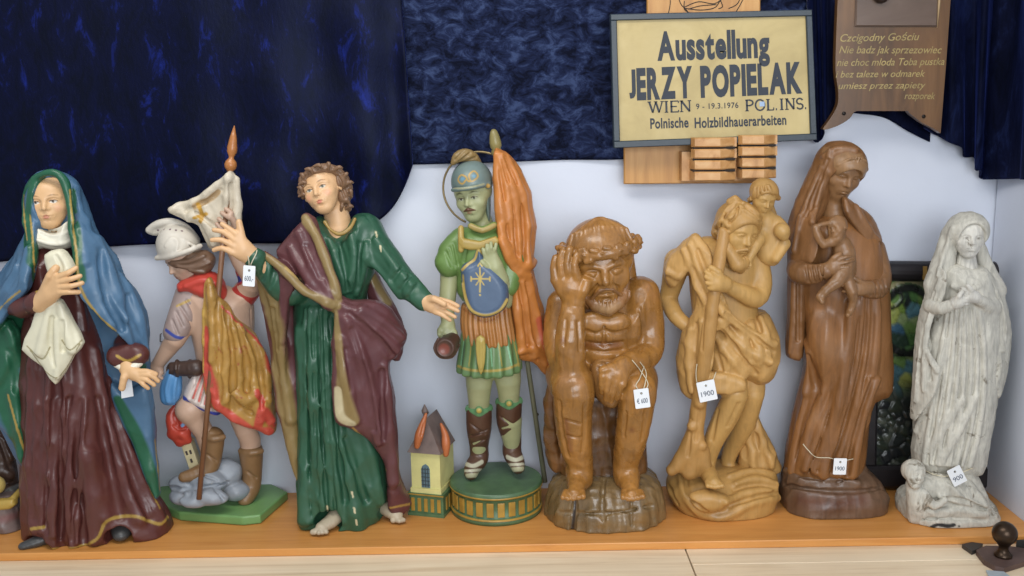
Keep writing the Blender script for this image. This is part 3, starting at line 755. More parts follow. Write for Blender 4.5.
# body: legs, trunk, arms, head
s = F.S(SK)
s.chain([(216, 385, 0, 19), (196, 404, 16, 15), (189, 410, 20, 13)], k=6, n=2); s.chain([(189, 410, 20, 12), (204, 432, 14, 9.5), (209, 452, 12, 8)], k=4, n=2)
s.chain([(238, 390, -2, 20), (246, 430, 0, 11), (250, 440, -3, 10.5), (252, 465, -7, 9)], k=6, n=2)
s.puff([(186, 292), (205, 282), (232, 288), (252, 300), (252, 350), (240, 390), (206, 388), (196, 350)], 2, 26, 26, k=6)
s.chain([(192, 298, 10, 13), (178, 334, 24, 10.5), (171, 345, 22, 9), (160, 361, 20, 6.5), (156, 367, 18, 5.5)], k=5, n=3)
s.chain([(246, 292, 2, 13), (252, 280, 12, 10), (240, 262, 16, 8), (229, 240, 18, 7)], k=4, n=3)
s.chain([(205, 285, 6, 12), (188, 268, 10, 11)], k=5)
fr = F.face(183, 260, 10, 46, -62, -24, -4); head(s, fr, ears=False); face_paint(s, fr, skin=SK, brow=(120, 84, 60), lip=(160, 96, 84))
hand(s, (157, 366, 18), [(152, 368, 20), (161, 373, 22)], [[(150, 371, 22), (154, 375, 22)], [(153, 374, 24), (159, 377, 24)], [(159, 377, 26), (164, 379, 24)]], [(151, 366, 18), (150, 371, 18)], pr=5, fr_=2.2, wr=5)
hand(s, (230, 240, 18), [(220, 226, 22), (233, 212, 20)], [[(217, 224, 28), (222, 230, 30)], [(219, 219, 29), (225, 224, 31)], [(222, 213, 29), (229, 218, 31)], [(226, 209, 28), (232, 213, 29)]], [(236, 226, 26), (230, 216, 30)], pr=8, fr_=2.6, wr=7)
F.make('body', s, M_skin, 0.002)
for q in ([(213, 438, 14, 11.5), (212, 455, 12, 10), (208, 468, 14, 9.5), (196, 474, 20, 7.5), (184, 477, 24, 5.5)], [(251, 452, -4, 12), (252, 472, -7, 10), (251, 486, -6, 9.5), (248, 494, 0, 8.5), (245, 500, 5, 7)]):
    b_ = F.S((128, 98, 66)); b_.floor = ZB+.0006; b_.chain(q, k=3, n=3); u_, v_ = q[0][:2]; b_.chain([(u_-10, v_-1, q[0][2]+6, 3), (u_, v_+1, q[0][2]+11, 3.2), (u_+10, v_-1, q[0][2]+6, 3)], k=2, n=2)
    b_.stroke([(q[1][0]-4, q[1][1], 1), (q[1][0]+4, q[1][1]+6, 1)], mode='-', k=2); F.make('boot', b_, M_paint, 0.0022)
# grey sleeve, red collar, pleated kilt
sl = F.S((150, 132, 126)); sl.chain([(190, 296, 10, 15), (180, 322, 22, 13.5), (176, 332, 24, 12.5)], k=4, n=2)
for q in [[(180, 306, 1.2), (188, 318, 1.3), (192, 326, 1)], [(176, 312, 1.2), (183, 326, 1.3)], [(172, 320, 1.2), (178, 334, 1.2)], [(186, 300, 1), (194, 312, 1)]]: sl.stroke(q, mode='-', k=1.5)
sl.paint([(166, 330, 2), (176, 337, 2), (186, 338, 2)], (58, 74, 150)); sl.paint([(177, 306, 1.6), (190, 300, 1.6)], (168, 140, 80)); F.make('sleeve', sl, M_paint, 0.0022)
co = F.S((186, 66, 54)); co.puff([(178, 283), (190, 276), (204, 270), (222, 278), (226, 300), (204, 298), (190, 292), (180, 292)], 16, 13, 10, k=4); co.stroke([(186, 286, 2), (204, 280, 2.5), (220, 284, 2)], k=3); F.make('collar', co, M_paint, 0.0022)
us = F.S((170, 60, 54)); us.chain([(243, 296, 2, 13), (251, 284, 6, 12), (246, 270, 10, 10.5)], k=4, n=2); us.paint([(232, 282, 4), (242, 278, 4), (256, 276, 5), (262, 286, 4)], (44, 60, 136)); us.paint([(236, 268, 3), (248, 262, 3)], SK)
F.make('sleeve', us, M_paint, 0.0022)
kl = F.S((206, 192, 184)); kl.puff([(196, 366), (206, 372), (214, 384), (222, 412), (208, 412), (192, 402), (184, 396)], 14, 20, 14, k=3)
for i in range(5): kl.stroke([(200+i*4, 374+i*2, 1), (190+i*6, 398+i*3, 1.4)], mode='-', k=1.5); kl.paint([(202+i*4, 374+i*2, 1.2), (193+i*6, 398+i*3, 1.6)], (190, 96, 84))
kl.paint([(183, 397, 2.4), (193, 405, 2.4), (210, 413, 2.4), (222, 414, 2.4)], (52, 66, 156)); F.make('kilt', kl, M_paint, 0.0022)
# gilded cloak with red lining
c = F.S((168, 128, 64))
c.puff([(206, 280, 32), (212, 278, 32), (218, 296, 34), (222, 330, 34), (222, 370, 34), (220, 404, 32), (210, 404, 30), (203, 370, 30), (203, 300, 32)], 0, 6, 6, k=4, smooth=3, tmin=2)
c.puff([(218, 300, 30), (228, 306, 28), (240, 322, 24), (254, 334, 18), (264, 350, 12), (272, 376, 8), (275, 400, 4), (278, 424, 2), (271, 434, 8), (255, 430, 18), (238, 424, 24), (222, 412, 28), (212, 400, 30), (212, 340, 32)], 0, 11, 14, k=4, smooth=3, tmin=2)
for q in [[(210, 286, 3), (212, 315, 3.5), (212, 360, 3.5)], [(222, 310, 3), (226, 350, 5), (226, 400, 5)], [(230, 312, 3), (240, 350, 5), (238, 385, 6), (246, 406, 4)], [(240, 326, 3), (252, 356, 5), (254, 396, 6), (262, 420, 4)], [(256, 340, 3), (266, 366, 5), (268, 400, 5)], [(236, 392, 5), (246, 400, 6), (256, 394, 5)], [(262, 404, 4), (272, 420, 4)]]: c.stroke(q, k=4, lift=1.5)
for q in [[(218, 300, 2), (220, 350, 2.4), (219, 400, 2.4)], [(226, 312, 2), (233, 355, 3), (232, 410, 3)], [(236, 322, 2), (247, 360, 3), (247, 390, 2.4)], [(248, 334, 2), (260, 365, 3), (262, 408, 3)], [(242, 408, 2.4), (252, 414, 2.4)]]: c.stroke(q, k=2.5, mode='-', lift=1)
RD = (188, 76, 62)
c.paint([(206, 330, 5), (206, 360, 8), (210, 385, 9), (214, 402, 7)], RD); c.paint([(214, 404, 6), (230, 416, 6), (250, 428, 6), (270, 432, 6)], RD); c.paint([(268, 356, 7), (272, 372, 7)], RD); c.paint([(264, 412, 7), (274, 424, 7)], RD); c.paint([(222, 306, 2), (238, 322, 2), (254, 336, 2), (266, 352, 2.5), (272, 374, 3)], RD); c.paint([(258, 392, 4), (262, 410, 6), (258, 426, 5)], RD); c.paint([(222, 306, 2), (238, 322, 2), (254, 336, 2), (266, 352, 2.5), (272, 374, 3)], RD); c.paint([(258, 392, 4), (262, 410, 6), (258, 426, 5)], RD)
c.chisel(.7, 22)
c.paint([(204, 280, 2.5), (203, 320, 2.5), (203, 372, 1.5)], (196, 158, 80))
F.make('cloak', c, M_gilt, 0.0024)
# helmet and hair
hp = F.S((206, 198, 184)); hp.ball(178, 246, 10, 21, 22, 22, -14); hp.ball(180, 266, 12, 26, 13, 28, -14, 2, '-')
hp.chain([(157, 258, 20, 2.6), (172, 256, 30, 2.6), (190, 250, 32, 2.6), (200, 246, 24, 2.6)], k=2, n=3)
hp.chain([(149, 230, 8, 3.5), (158, 224, 10, 4), (172, 222, 10, 4), (186, 228, 6, 4), (196, 240, 0, 4)], k=2, n=3, sq=(1, 1, 1)); hp.puff([(147, 231), (156, 222), (172, 220), (188, 226), (198, 240), (186, 238), (170, 231), (156, 236)], 6, 5, 5, k=2)
for i in range(5): hp.paint([(158+i*6, 229+abs(i-1.5)*.8, 1.3)], (90, 50, 70))
for q in [[(166, 246, 1.6), (172, 238, 1.8), (178, 242, 1.6), (176, 250, 1.4)], [(184, 240, 1.4), (194, 246, 1.6)]]: hp.stroke(q, k=1.5)
F.make('helmet', hp, M_paintw, 0.002)
hr = F.S((110, 84, 66)); hr.puff([(168, 262), (178, 257), (192, 252), (205, 250), (215, 258), (212, 270), (200, 276), (188, 270), (176, 268)], 18, 10, 8, k=3)
for q in [[(172, 262, 2), (188, 262, 2.5), (204, 256, 2)], [(178, 266, 2), (194, 268, 2.5), (210, 262, 2)], [(190, 270, 2), (204, 272, 2)]]: hr.stroke(q, k=1.2, lift=.6)
F.make('hair', hr, M_paint, 0.002)
# bucket and water
bk = F.S((66, 50, 44)); bk.chain([(172, 369, 24, 7), (196, 368, 28, 8.5)], k=2); bk.ball(169, 369, 25, 4, 5.5, 5.5, 0, 1, '-')
for u_ in (177, 190): bk.chain([(u_, 361, 26, 2), (u_-1, 369, 34, 2), (u_, 377, 26, 2)], k=1, n=3)
F.make('bucket', bk, M_paint, 0.002)
wt = F.S((86, 138, 186)); wt.puff([(170, 368), (180, 372), (182, 384), (180, 398), (172, 405), (162, 402), (160, 388), (164, 376)], 22, 8, 8, k=2)
for q in [[(172, 372, 1.5), (166, 388, 2), (168, 402, 1.6)], [(177, 374, 1.5), (174, 390, 2), (174, 404, 1.5)]]: wt.stroke(q, k=1.5, lift=.5)
F.make('poured_water', wt, M_paint, 0.002)
# staff and banner
st = MB(); a = F.at(230, 170, 24); e = F.at(199, 499, 44); st.tube([a, e], F.px(2.6), 12); F_st = st.build('banner_pole', plain('brown_pole_paint', (124, 86, 60), .4), F.root, True)
dr = (np.array(a)-e); dr /= np.linalg.norm(dr); fi = MB(); u_ = F.px(1)
fi.lathe(F.at(230, 172, 24), [(2.2*u_, 0), (5.4*u_, 4*u_), (5.8*u_, 7*u_), (5*u_, 10*u_), (2.4*u_, 13*u_), (2.6*u_, 15*u_), (4.6*u_, 19*u_), (4.8*u_, 23*u_), (3.2*u_, 33*u_), (0.4*u_, 44*u_)], 20, dr)
fi.build('finial', plain('gilt_finial', (168, 108, 58), .3), F_st, True)
bn = F.S((206, 194, 172))
bn.puff([(231, 170, 22), (236, 176, 22), (238, 190, 22), (241, 212, 18), (240, 232, 14), (228, 246, 12), (214, 250, 12), (206, 240, 12), (200, 225, 12), (186, 220, 14), (170, 212, 18), (171, 206, 18), (184, 206, 20), (206, 190, 22), (222, 180, 24)], 0, 9, 9, k=3, smooth=3, tmin=2)
for q in [[(174, 209, 3), (196, 200, 3.5), (226, 178, 3)], [(228, 180, 3), (226, 205, 4), (222, 235, 4)], [(236, 180, 3), (238, 205, 4), (238, 226, 3)], [(192, 216, 3), (206, 222, 4), (214, 244, 4)], [(204, 204, 2.5), (210, 222, 4), (220, 240, 3)]]: bn.stroke(q, k=3, lift=.8)
for q in [[(186, 211, 2), (206, 202, 2.5), (220, 190, 2)], [(196, 212, 2), (214, 226, 2.5)], [(231, 184, 2), (231, 220, 2)]]: bn.stroke(q, k=2, mode='-')
bn.chisel(.8, 20)
bn.paint([(196, 206, 5), (210, 198, 5), (218, 192, 4)], (176, 148, 110)); bn.paint([(198, 204, 2.5), (202, 214, 3), (200, 222, 2.5)], (190, 146, 60)); bn.paint([(194, 218, 2), (206, 214, 2.4)], (190, 146, 60))
F.make('banner', bn, M_paintw, 0.0022)
# ---------------------------------------------------------------- the apostle in green and maroon with open arms
F = Fig('saint_statue', 'painted statue of a barefoot apostle in green tunic and maroon cloak with arms spread', -0.015, 345, 522)
SK = (210, 168, 124)
t = F.S((44, 84, 62))
t.puff([(312, 222), (322, 217), (329, 225), (339, 232), (349, 224), (356, 214), (372, 220), (378, 262), (366, 296), (372, 330), (376, 380), (384, 440), (388, 500), (374, 530), (362, 560), (344, 552), (330, 540), (316, 540), (302, 548), (298, 520), (298, 400), (294, 330), (296, 290), (300, 250)], 0, 32, 38, k=5, smooth=3, tmin=3)
t.chain([(366, 232, 4, 17), (384, 256, 14, 15), (404, 282, 24, 13.5), (424, 300, 32, 10.5)], k=6, n=3)
t.chain([(306, 250, 6, 17), (296, 284, 22, 16), (286, 290, 28, 15), (268, 272, 40, 12.5), (254, 258, 50, 11)], k=6, n=3)
for q in [[(300, 330, 4), (304, 420, 5), (306, 525, 7)], [(311, 310, 4), (314, 400, 5), (320, 470, 5), (322, 515, 4)], [(322, 310, 4), (325, 400, 5), (334, 470, 6), (338, 505, 4)], [(334, 320, 3), (338, 420, 5), (352, 490, 8), (358, 530, 9)], [(362, 420, 4), (374, 470, 6), (380, 500, 6)], [(306, 470, 5), (303, 520, 6)],
          [(330, 240, 3), (340, 268, 4), (344, 292, 3)], [(352, 236, 3), (354, 262, 4), (350, 290, 3)], [(366, 244, 3), (362, 272, 4), (356, 294, 3)], [(376, 240, 3), (392, 262, 3), (410, 284, 2.5)], [(368, 258, 3), (384, 276, 3), (400, 296, 3)]]: t.stroke(q, k=4, lift=1)
for q in [[(306, 320, 2.5), (309, 410, 3), (312, 515, 4)], [(317, 320, 2.5), (321, 410, 3), (328, 480, 3.5)], [(329, 320, 2.5), (333, 420, 3), (345, 500, 4)], [(346, 440, 3), (366, 500, 4)], [(340, 244, 2), (348, 290, 2)], [(360, 244, 2), (358, 288, 2)],
          [(392, 280, 1.6), (402, 268, 1.6)], [(400, 290, 1.6), (410, 276, 1.6)], [(408, 298, 1.5), (418, 284, 1.5)], [(270, 288, 1.6), (276, 266, 1.6)], [(262, 280, 1.5), (268, 258, 1.5)], [(282, 296, 1.6), (286, 274, 1.6)]]: t.stroke(q, k=3, mode='-', lift=1)
t.folds([(302, 310), (304, 420), (304, 520)], [(330, 310), (334, 420), (346, 520)], 5, 3, 2.4, seed=6)
t.ball(328, 524, 34, 15, 13, 24, 0, 2, '-'); t.ball(391, 513, 12, 13, 11, 20, 0, 2, '-')
t.chisel(.75, 30)
t.ball(340, 216, 22, 15, 16, 20, 0, 2, '-'); t.chain([(325, 222, 22, 2), (331, 230, 27, 2), (340, 234, 29, 2), (350, 228, 26, 2), (355, 219, 20, 2)], k=1, n=3); t.paint([(325, 222, 2.6), (331, 230, 2.6), (340, 234, 2.6), (350, 228, 2.6), (355, 219, 2.4)], (150, 120, 60))
for q in [(352, 492), (354, 508), (356, 520), (327, 506), (380, 246), (376, 232)]: t.paint([(q[0], q[1], 1.2), (q[0]+1, q[1]+5, 1)], (196, 186, 150))
F.make('tunic', t, M_paint, 0.0024)
s = F.S(SK)
fr = F.face(322, 190, 8, 51, -20, 8, -18, 1.24); head(s, fr, ears=True); face_paint(s, fr, iris=(92, 98, 88), white=(206, 196, 178), brow=(140, 104, 72), lip=(186, 100, 82), cheek=(226, 160, 124))
s.chain([(333, 200, -2, 12), (338, 222, 0, 13), (340, 244, 0, 18), (340, 280, 0, 20)], k=4, n=2)
hand(s, (254, 258, 50), [(236, 234, 58), (232, 252, 60)], [[(228, 228, 58), (222, 224, 58)], [(224, 232, 60), (214, 230, 60)], [(222, 240, 62), (212, 240, 62)], [(222, 248, 62), (214, 250, 60)]], [(244, 244, 56), (240, 228, 56), (239, 222, 56)], pr=9, fr_=3.0, wr=8)
hand(s, (426, 302, 34), [(440, 300, 40), (436, 312, 40)], [[(450, 302, 42), (458, 306, 42)], [(449, 307, 44), (458, 311, 44)], [(446, 312, 44), (455, 317, 44)], [(442, 315, 44), (450, 320, 43)]], [(434, 299, 44), (444, 304, 48)], pr=7, fr_=2.6, wr=7)
s.chain([(270, 274, 40, 8), (254, 258, 50, 8)], k=3); s.chain([(408, 288, 28, 8), (426, 302, 34, 7)], k=3)
F.make('body', s, M_skin, 0.0018); SD['john'] = Sdf(F.Yb); SD['john'].ops = t.ops+s.ops
for i, q in enumerate([[(338, 514, 18, 9), (330, 522, 28, 8), (322, 527, 36, 6.5)], [(382, 505, -6, 9), (391, 511, 4, 8.5), (396, 515, 11, 7)]]):
    f = F.S((176, 162, 138)); f.chain(q, k=3, n=2, sq=(1, 1, .8)); u_, v_, d_, r_ = q[-1]; sx = -1 if i == 0 else 1
    for j in range(5):
        o_ = (j-2)*3.0; f.chain([(u_+sx*-1-o_*.2*sx, v_+1, d_+2, 2.6), (u_+o_*1.0+sx*(4-abs(j-1)*.8), v_+4-abs(o_)*.15+ (2 if i == 0 else 2), d_+8-abs(o_)*.5, 2.3 if j else 3)], k=1)
    F.make('foot', f, M_paintw, 0.0018)
hr = F.S((124, 94, 70)); hr.ball(328, 184, -8, 20, 19, 22, 0); hr.ball(337, 196, -8, 14, 16, 14, 0)
for q in [(303, 184, 14, 5), (300, 190, 12, 4.5), (302, 177, 16, 5), (309, 171, 18, 5), (318, 167, 18, 5.5), (328, 166, 16, 5.5), (338, 169, 12, 5.5), (345, 176, 8, 5.5), (349, 184, 4, 5.5), (350, 193, 2, 5), (346, 202, 2, 5.5), (349, 208, 0, 4.5), (341, 208, 4, 4.5), (303, 196, 10, 3.5)]:
    a0 = q[0]*1.7; hr.ball(q[0]+(323-q[0])*.10, q[1]+(188-q[1])*.10, q[2]-2, q[3]*1.5, q[3]*.9, q[3], (q[0]-325)*2.2, 2.4)
    hr.chain([(q[0]+4*math.cos(a0), q[1]+3*math.sin(a0), q[2]+4, 1.6), (q[0]+1, q[1]-2, q[2]+5.5, 2.0), (q[0]-4*math.cos(a0), q[1]-3*math.sin(a0), q[2]+4, 1.4)], k=1, n=3)
for q in [[(316, 170, 1), (322, 166, 1.2), (332, 168, 1)], [(338, 172, 1), (346, 182, 1.2), (344, 190, 1)], [(342, 196, 1), (349, 200, 1.2)], [(304, 180, 1), (308, 174, 1.2)]]: hr.stroke(q, k=1, mode='-')
hr.ball(341, 181, 8, 7, 9, 7, 20, 2); hr.ball(343, 196, 6, 6, 8, 6, 0, 2)
for q in [[(338, 176, 1.2), (342, 184, 1.3), (340, 190, 1)], [(342, 190, 1.2), (345, 198, 1.3)]]: hr.stroke(q, k=1, mode='-')
F.make('hair', hr, M_paint, 0.0018)
# cloak
m = F.S((92, 54, 56))
m.puff([(304, 220, 18), (314, 218, 26), (320, 240, 36), (330, 270, 38), (338, 300, 38), (330, 310, 40), (312, 296, 40), (296, 276, 36), (282, 262, 26), (278, 250, 22), (290, 234, 18)], 0, 10, 12, k=4, smooth=3, tmin=2)
m.puff([(338, 296, 38), (352, 300, 38), (376, 300, 32), (392, 310, 24), (404, 330, 20), (405, 344, 22), (396, 358, 26), (390, 364, 22), (396, 400, 16), (398, 440, 10), (402, 480, 6), (411, 504, 2), (400, 514, 2), (388, 506, 8), (386, 470, 20), (372, 446, 30), (352, 428, 36), (336, 420, 38), (332, 380, 40), (334, 330, 42)], 0, 13, 16, k=4, smooth=3, tmin=2)
m.puff([(268, 300), (292, 296), (300, 400), (300, 478), (290, 460), (276, 400), (270, 350), (262, 300)], 6, 8, 10, k=3, smooth=3, tmin=2)
m.puff([(258, 262, 34), (272, 258, 40), (286, 262, 40), (296, 280, 42), (290, 300, 38), (288, 330, 22), (286, 380, 8), (278, 370, 4), (272, 330, 10), (260, 300, 24), (256, 280, 32)], 0, 7, 9, k=4, smooth=3, tmin=2)
m.chisel(.75, 30)
m.puff([(366, 250), (380, 280), (392, 300), (404, 330), (400, 360), (384, 350), (370, 310)], -8, 12, 14, k=3, smooth=3, tmin=2)
for q in [[(300, 234, 4), (312, 262, 5), (330, 296, 5)], [(290, 248, 3), (306, 276, 5), (326, 302, 5)], [(344, 306, 4), (366, 322, 6), (396, 350, 6)], [(346, 320, 4), (360, 350, 6), (372, 400, 7), (378, 440, 6)], [(362, 310, 4), (384, 322, 5), (402, 338, 4)], [(384, 366, 5), (388, 420, 6), (394, 480, 6)], [(340, 340, 4), (346, 380, 5), (356, 420, 5)], [(276, 306, 3), (280, 350, 4), (290, 420, 4)], [(264, 276, 3), (272, 300, 4), (276, 330, 3)], [(282, 270, 3), (284, 300, 4), (282, 340, 3)]]: m.stroke(q, k=4, lift=1)
for q in [[(306, 246, 2), (320, 276, 2.5)], [(350, 314, 2.5), (376, 336, 3), (392, 356, 2.5)], [(352, 330, 2.5), (366, 380, 3), (374, 430, 3)], [(382, 372, 2.5), (384, 440, 3)], [(346, 350, 2), (352, 390, 2.5)], [(272, 310, 2), (277, 350, 2)]]: m.stroke(q, k=3, mode='-', lift=1)
OL = (134, 112, 70)
m.chain([(306, 218, 26, 5), (316, 236, 37, 5.5), (328, 266, 44, 5.5), (338, 296, 46, 4.5)], k=3, n=3); m.chain([(264, 256, 44, 4.5), (282, 268, 50, 5), (306, 292, 50, 5), (334, 304, 48, 4.5)], k=3, n=3)
for p_ in [[(304, 218, 6), (314, 234, 6.5), (326, 262, 6.5), (339, 298, 6)], [(262, 256, 6), (282, 268, 6), (306, 292, 6), (336, 306, 6)], [(266, 290, 12), (274, 320, 13), (276, 350, 12), (284, 400, 12), (294, 450, 12), (299, 476, 8)], [(258, 275, 8), (266, 300, 9)],
           [(334, 310, 5), (338, 340, 5), (340, 372, 7), (345, 400, 9), (352, 420, 9)], [(374, 278, 6), (388, 300, 7)]]: m.paint(p_, OL)
m.paint([(338, 390, 5), (340, 416, 6), (352, 424, 5)], (186, 172, 136)); m.paint([(300, 280, 2), (286, 268, 2)], (168, 140, 84))
m.paint([(353, 428, 1.5), (372, 447, 1.5), (386, 470, 1.5)], (150, 118, 62)); m.paint([(390, 508, 1.5), (410, 504, 1.5)], (150, 118, 62))
F.make('cloak', m, M_paint, 0.0024)
# ---------------------------------------------------------------- the soldier saint with halo, banner and chapel
F = Fig('saint_statue', 'painted statue of a green soldier with wire halo and orange banner, chapel at his feet', 0.02, 497, 495)
SK = (158, 160, 118); GRN = (102, 130, 70); GOLD = (176, 140, 70)
cb = F.at(497, 495); cx, cy = cb[0]-0.002, 0.034; u_ = F.px(1, 497, 480)
rr_ = 46*u_
fr_b = MB(); fr_b.lathe((cx, cy, 0.0005), [(rr_*.99, 0), (rr_*1.0, .006), (rr_*1.0, .014), (rr_*.955, .017), (rr_*.955, .062), (rr_*1.0, .066), (rr_*1.015, .071), (rr_*1.0, .077), (rr_*.985, .079), (rr_*.1, .082)], 72)
M_gst = plain('dull_green_paint', (76, 104, 72), .42, var=.2); M_gold = plain('old_gold_paint', (158, 124, 52), .36, var=.25)
ob = fr_b.build('base', M_gst, F.root, True)
for p_ in ob.data.polygons: p_.use_smooth = abs(p_.normal.z) < .5
pn = MB()
for i in range(26):
    a = 2*math.pi*i/26; c_ = np.array([cx+rr_*.957*math.cos(a), cy+rr_*.957*math.sin(a), .0395]); R = np.array(Matrix.Rotation(a, 3, 'Z'))
    pn.box(c_, (.003, rr_*.075, .018), R, .0014)
pn.build('frieze', M_gold, ob)
tr = MB(); tr.lathe((cx, cy, .0655), [(rr_*.99, 0), (rr_*1.022, .002), (rr_*1.022, .005), (rr_*.99, .007)], 72); tr.lathe((cx, cy, .010), [(rr_*.98, 0), (rr_*1.012, .002), (rr_*1.012, .004), (rr_*.98, .006)], 72); tr.build('rim', M_gold, ob, True)
ZT = .0815
# chapel
M_cr = plain('cream_wall_paint', (202, 196, 132), .5, var=.1); M_roof = plain('grey_brown_roof_paint', (112, 96, 90), .5, var=.2)
c0 = P(432, 500, -0.012); hx = 18*F.px(1, 432, 500); cz = 0; pl = MB(); yc = c0[1]+.055
pl.box((c0[0], yc, .0285), (hx, .055, .028), bev=.002); pl.box((c0[0], yc, .004), (hx*1.05, .058, .004)); pl.box((c0[0], yc, .056), (hx*1.05, .058, .003))
op = pl.build('chapel_plinth', M_gst, F.root)
pg = MB()
for i in range(5): pg.box((c0[0]+(i-2)*hx*.38, yc-.0555, .029), (hx*.10, .002, .017), None, .0008)
for i in range(3): pg.box((c0[0]+hx+.0005, yc-.03+i*.022, .029), (.0015, .006, .017), None, .0008)
pg.box((c0[0], yc-.0575, .056), (hx*1.05, .0012, .0016)); pg.build('frieze', M_gold, op)
hw = hx*.84; z0, z1, z2 = .059, .165, .232; y0, y1 = yc-.05, yc+.05
wl = MB(); wl.prism([(c0[0]-hw, y0, z0), (c0[0]+hw, y0, z0), (c0[0]+hw, y0, z1), (c0[0]-hw, y0, z1)], (0, y1-y0, 0)); wl.box((c0[0], yc-.002, z0+.006), (hw*1.06, .052, .006))
oc = wl.build('chapel', M_cr, F.root)
rf = MB(); ov = hw*1.16
q8 = [(c0[0]-ov, y0-.008, z1-.002), (c0[0]+ov, y0-.008, z1-.002), (c0[0]+ov, y1, z1-.002), (c0[0]-ov, y1, z1-.002), (c0[0], y0+.016, z2+.014), (c0[0], y1-.01, z2+.014)]
rf.add(q8, [(0, 1, 2, 3), (0, 4, 1), (1, 4, 5, 2), (2, 5, 3), (3, 5, 4, 0)]); rf.tube([(c0[0]-.004, y0+.018, z2), (c0[0]-.004, y0+.018, z2+.016), (c0[0]-.004, y0+.018, z2+.03)], [.006, .005, .003]); rf.lathe((c0[0]-.004, y0+.018, z2+.022), [(.002, 0), (.007, .004), (.008, .010), (.005, .017), (.001, .026)], 16)
rf.build('roof', M_roof, oc)
wn = MB(); ar = [(-.010, 0), (.010, 0), (.010, .045), (.007, .053), (0, .058), (-.007, .053), (-.010, .045)]
wn.prism([(c0[0]+x*1.1, y0-.002, z0+.014+z*1.05) for x, z in ar], (0, .004, 0)); wo = wn.build('window', plain('slate_window_paint', (88, 112, 122), .35), oc)
wf = MB()
for i in range(3): wf.tube([(c0[0]+(i-1)*.0068, y0-.003, z0+.016), (c0[0]+(i-1)*.0068, y0-.003, z0+.066)], .0009, 6)
for i in range(5): wf.tube([(c0[0]-.0105, y0-.003, z0+.022+i*.010), (c0[0]+.0105, y0-.003, z0+.022+i*.010)], .0009, 6)
wf.build('glazing_bars', plain('dark_lead_paint', (52, 60, 62), .5), wo)
fl = F.S((174, 100, 58)); fl.Yb = y0
fl.chain([(417, 446, 2, 3), (419, 436, 3, 4.5), (422, 426, 1, 3.5), (426, 414, -4, 1.5)], n=3); fl.chain([(446, 454, -4, 3), (446, 444, -4, 4.5), (445, 434, -6, 3.5), (441, 424, -8, 1.5)], n=3); fl.stroke([(421, 436, 1), (424, 424, 1)], mode='-', k=1.5)
Rz = np.array(Matrix.Rotation(math.radians(-16), 3, 'Z')); pv = np.array([c0[0], yc, 0])-np.array(F.root.location)*np.array([1, 1, 0])
for o in [op, oc, wo]+list(op.children)+list(oc.children)+list(wo.children):
    if o.get('turned'): continue
    o['turned'] = 1; co_ = np.array([q.co[:] for q in o.data.vertices]); co_ = (co_-pv)@Rz.T+pv; o.data.vertices.foreach_set('co', co_.astype(np.float32).ravel()); o.data.update()
for o in [op, oc, wo]+list(op.children)+list(oc.children)+list(wo.children):
    if 'turned' in o: del o['turned']
F.make('flames', fl, M_paint, 0.002)
# body
s = F.S(SK)
s.chain([(480, 352, 2, 17), (479, 384, 6, 13), (479, 404, 0, 10.5), (479, 420, -6, 12), (479, 450, -14, 8)], k=4, n=2); s.chain([(504, 350, 2, 17), (508, 380, 6, 13), (509, 398, 1, 10.5), (510, 420, -6, 12), (512, 445, -14, 8)], k=4, n=2)
s.puff([(462, 236), (486, 226), (508, 236), (508, 300), (512, 350), (470, 350), (464, 300)], 0, 22, 22, k=5)
s.chain([(452, 252, 4, 12), (449, 284, 8, 9), (447, 306, 12, 8), (448, 326, 16, 6)], k=3, n=3); s.chain([(504, 300, 10, 10), (502, 284, 20, 9), (495, 268, 28, 7)], k=3, n=3)
fr = F.face(473, 197, 6, 50, -22, -4, -8, 1.24); head(s, fr, ears=False, gaunt=.6); face_paint(s, fr, iris=(60, 56, 44), brow=(88, 84, 56), lip=(150, 116, 88), white=(176, 180, 150))
s.chain([(476, 205, 0, 10.5), (482, 224, 0, 11.5), (483, 250, 0, 16)], k=4)
hand(s, (448, 326, 16), [(440, 330, 22), (450, 336, 24)], [[(439, 334, 26), (442, 339, 26)], [(442, 337, 28), (446, 341, 28)], [(447, 338, 28), (450, 341, 28)]], [(454, 332, 22), (455, 338, 24)], pr=6, fr_=2.4, wr=6)
hand(s, (500, 280, 24), [(486, 258, 31), (494, 252, 31)], [[(484, 253, 33), (483, 249, 33)], [(487, 250, 34), (487, 245, 33)], [(491, 248, 34), (491, 243, 33)], [(495, 249, 33), (496, 244, 32)]], [(486, 266, 33), (482, 262, 34)], pr=7, fr_=2.3, wr=7)
F.make('body', s, M_skin, 0.0019)
ms = F.S((92, 58, 38)); ms.chain([tuple(x) for x in [(462, 209, 28, 1.5), (466, 206.5, 31, 2), (471, 209, 28, 1.4)]], k=1, n=2)
w3 = [fr(-.10*HX, .30, -.225), fr(0, .36, -.19), fr(.10*HX, .30, -.225)]; ms.ops = []; ms.chainw(w3, np.array([.016, .04, .016])*fr.s, 0.002); ms.chainw([fr(-.13*HX, .27, -.26), w3[0]], np.array([.006, .012])*fr.s, .001); ms.chainw([fr(.13*HX, .27, -.26), w3[2]], np.array([.006, .012])*fr.s, .001)
F.make('moustache', ms, M_paint, 0.0015)
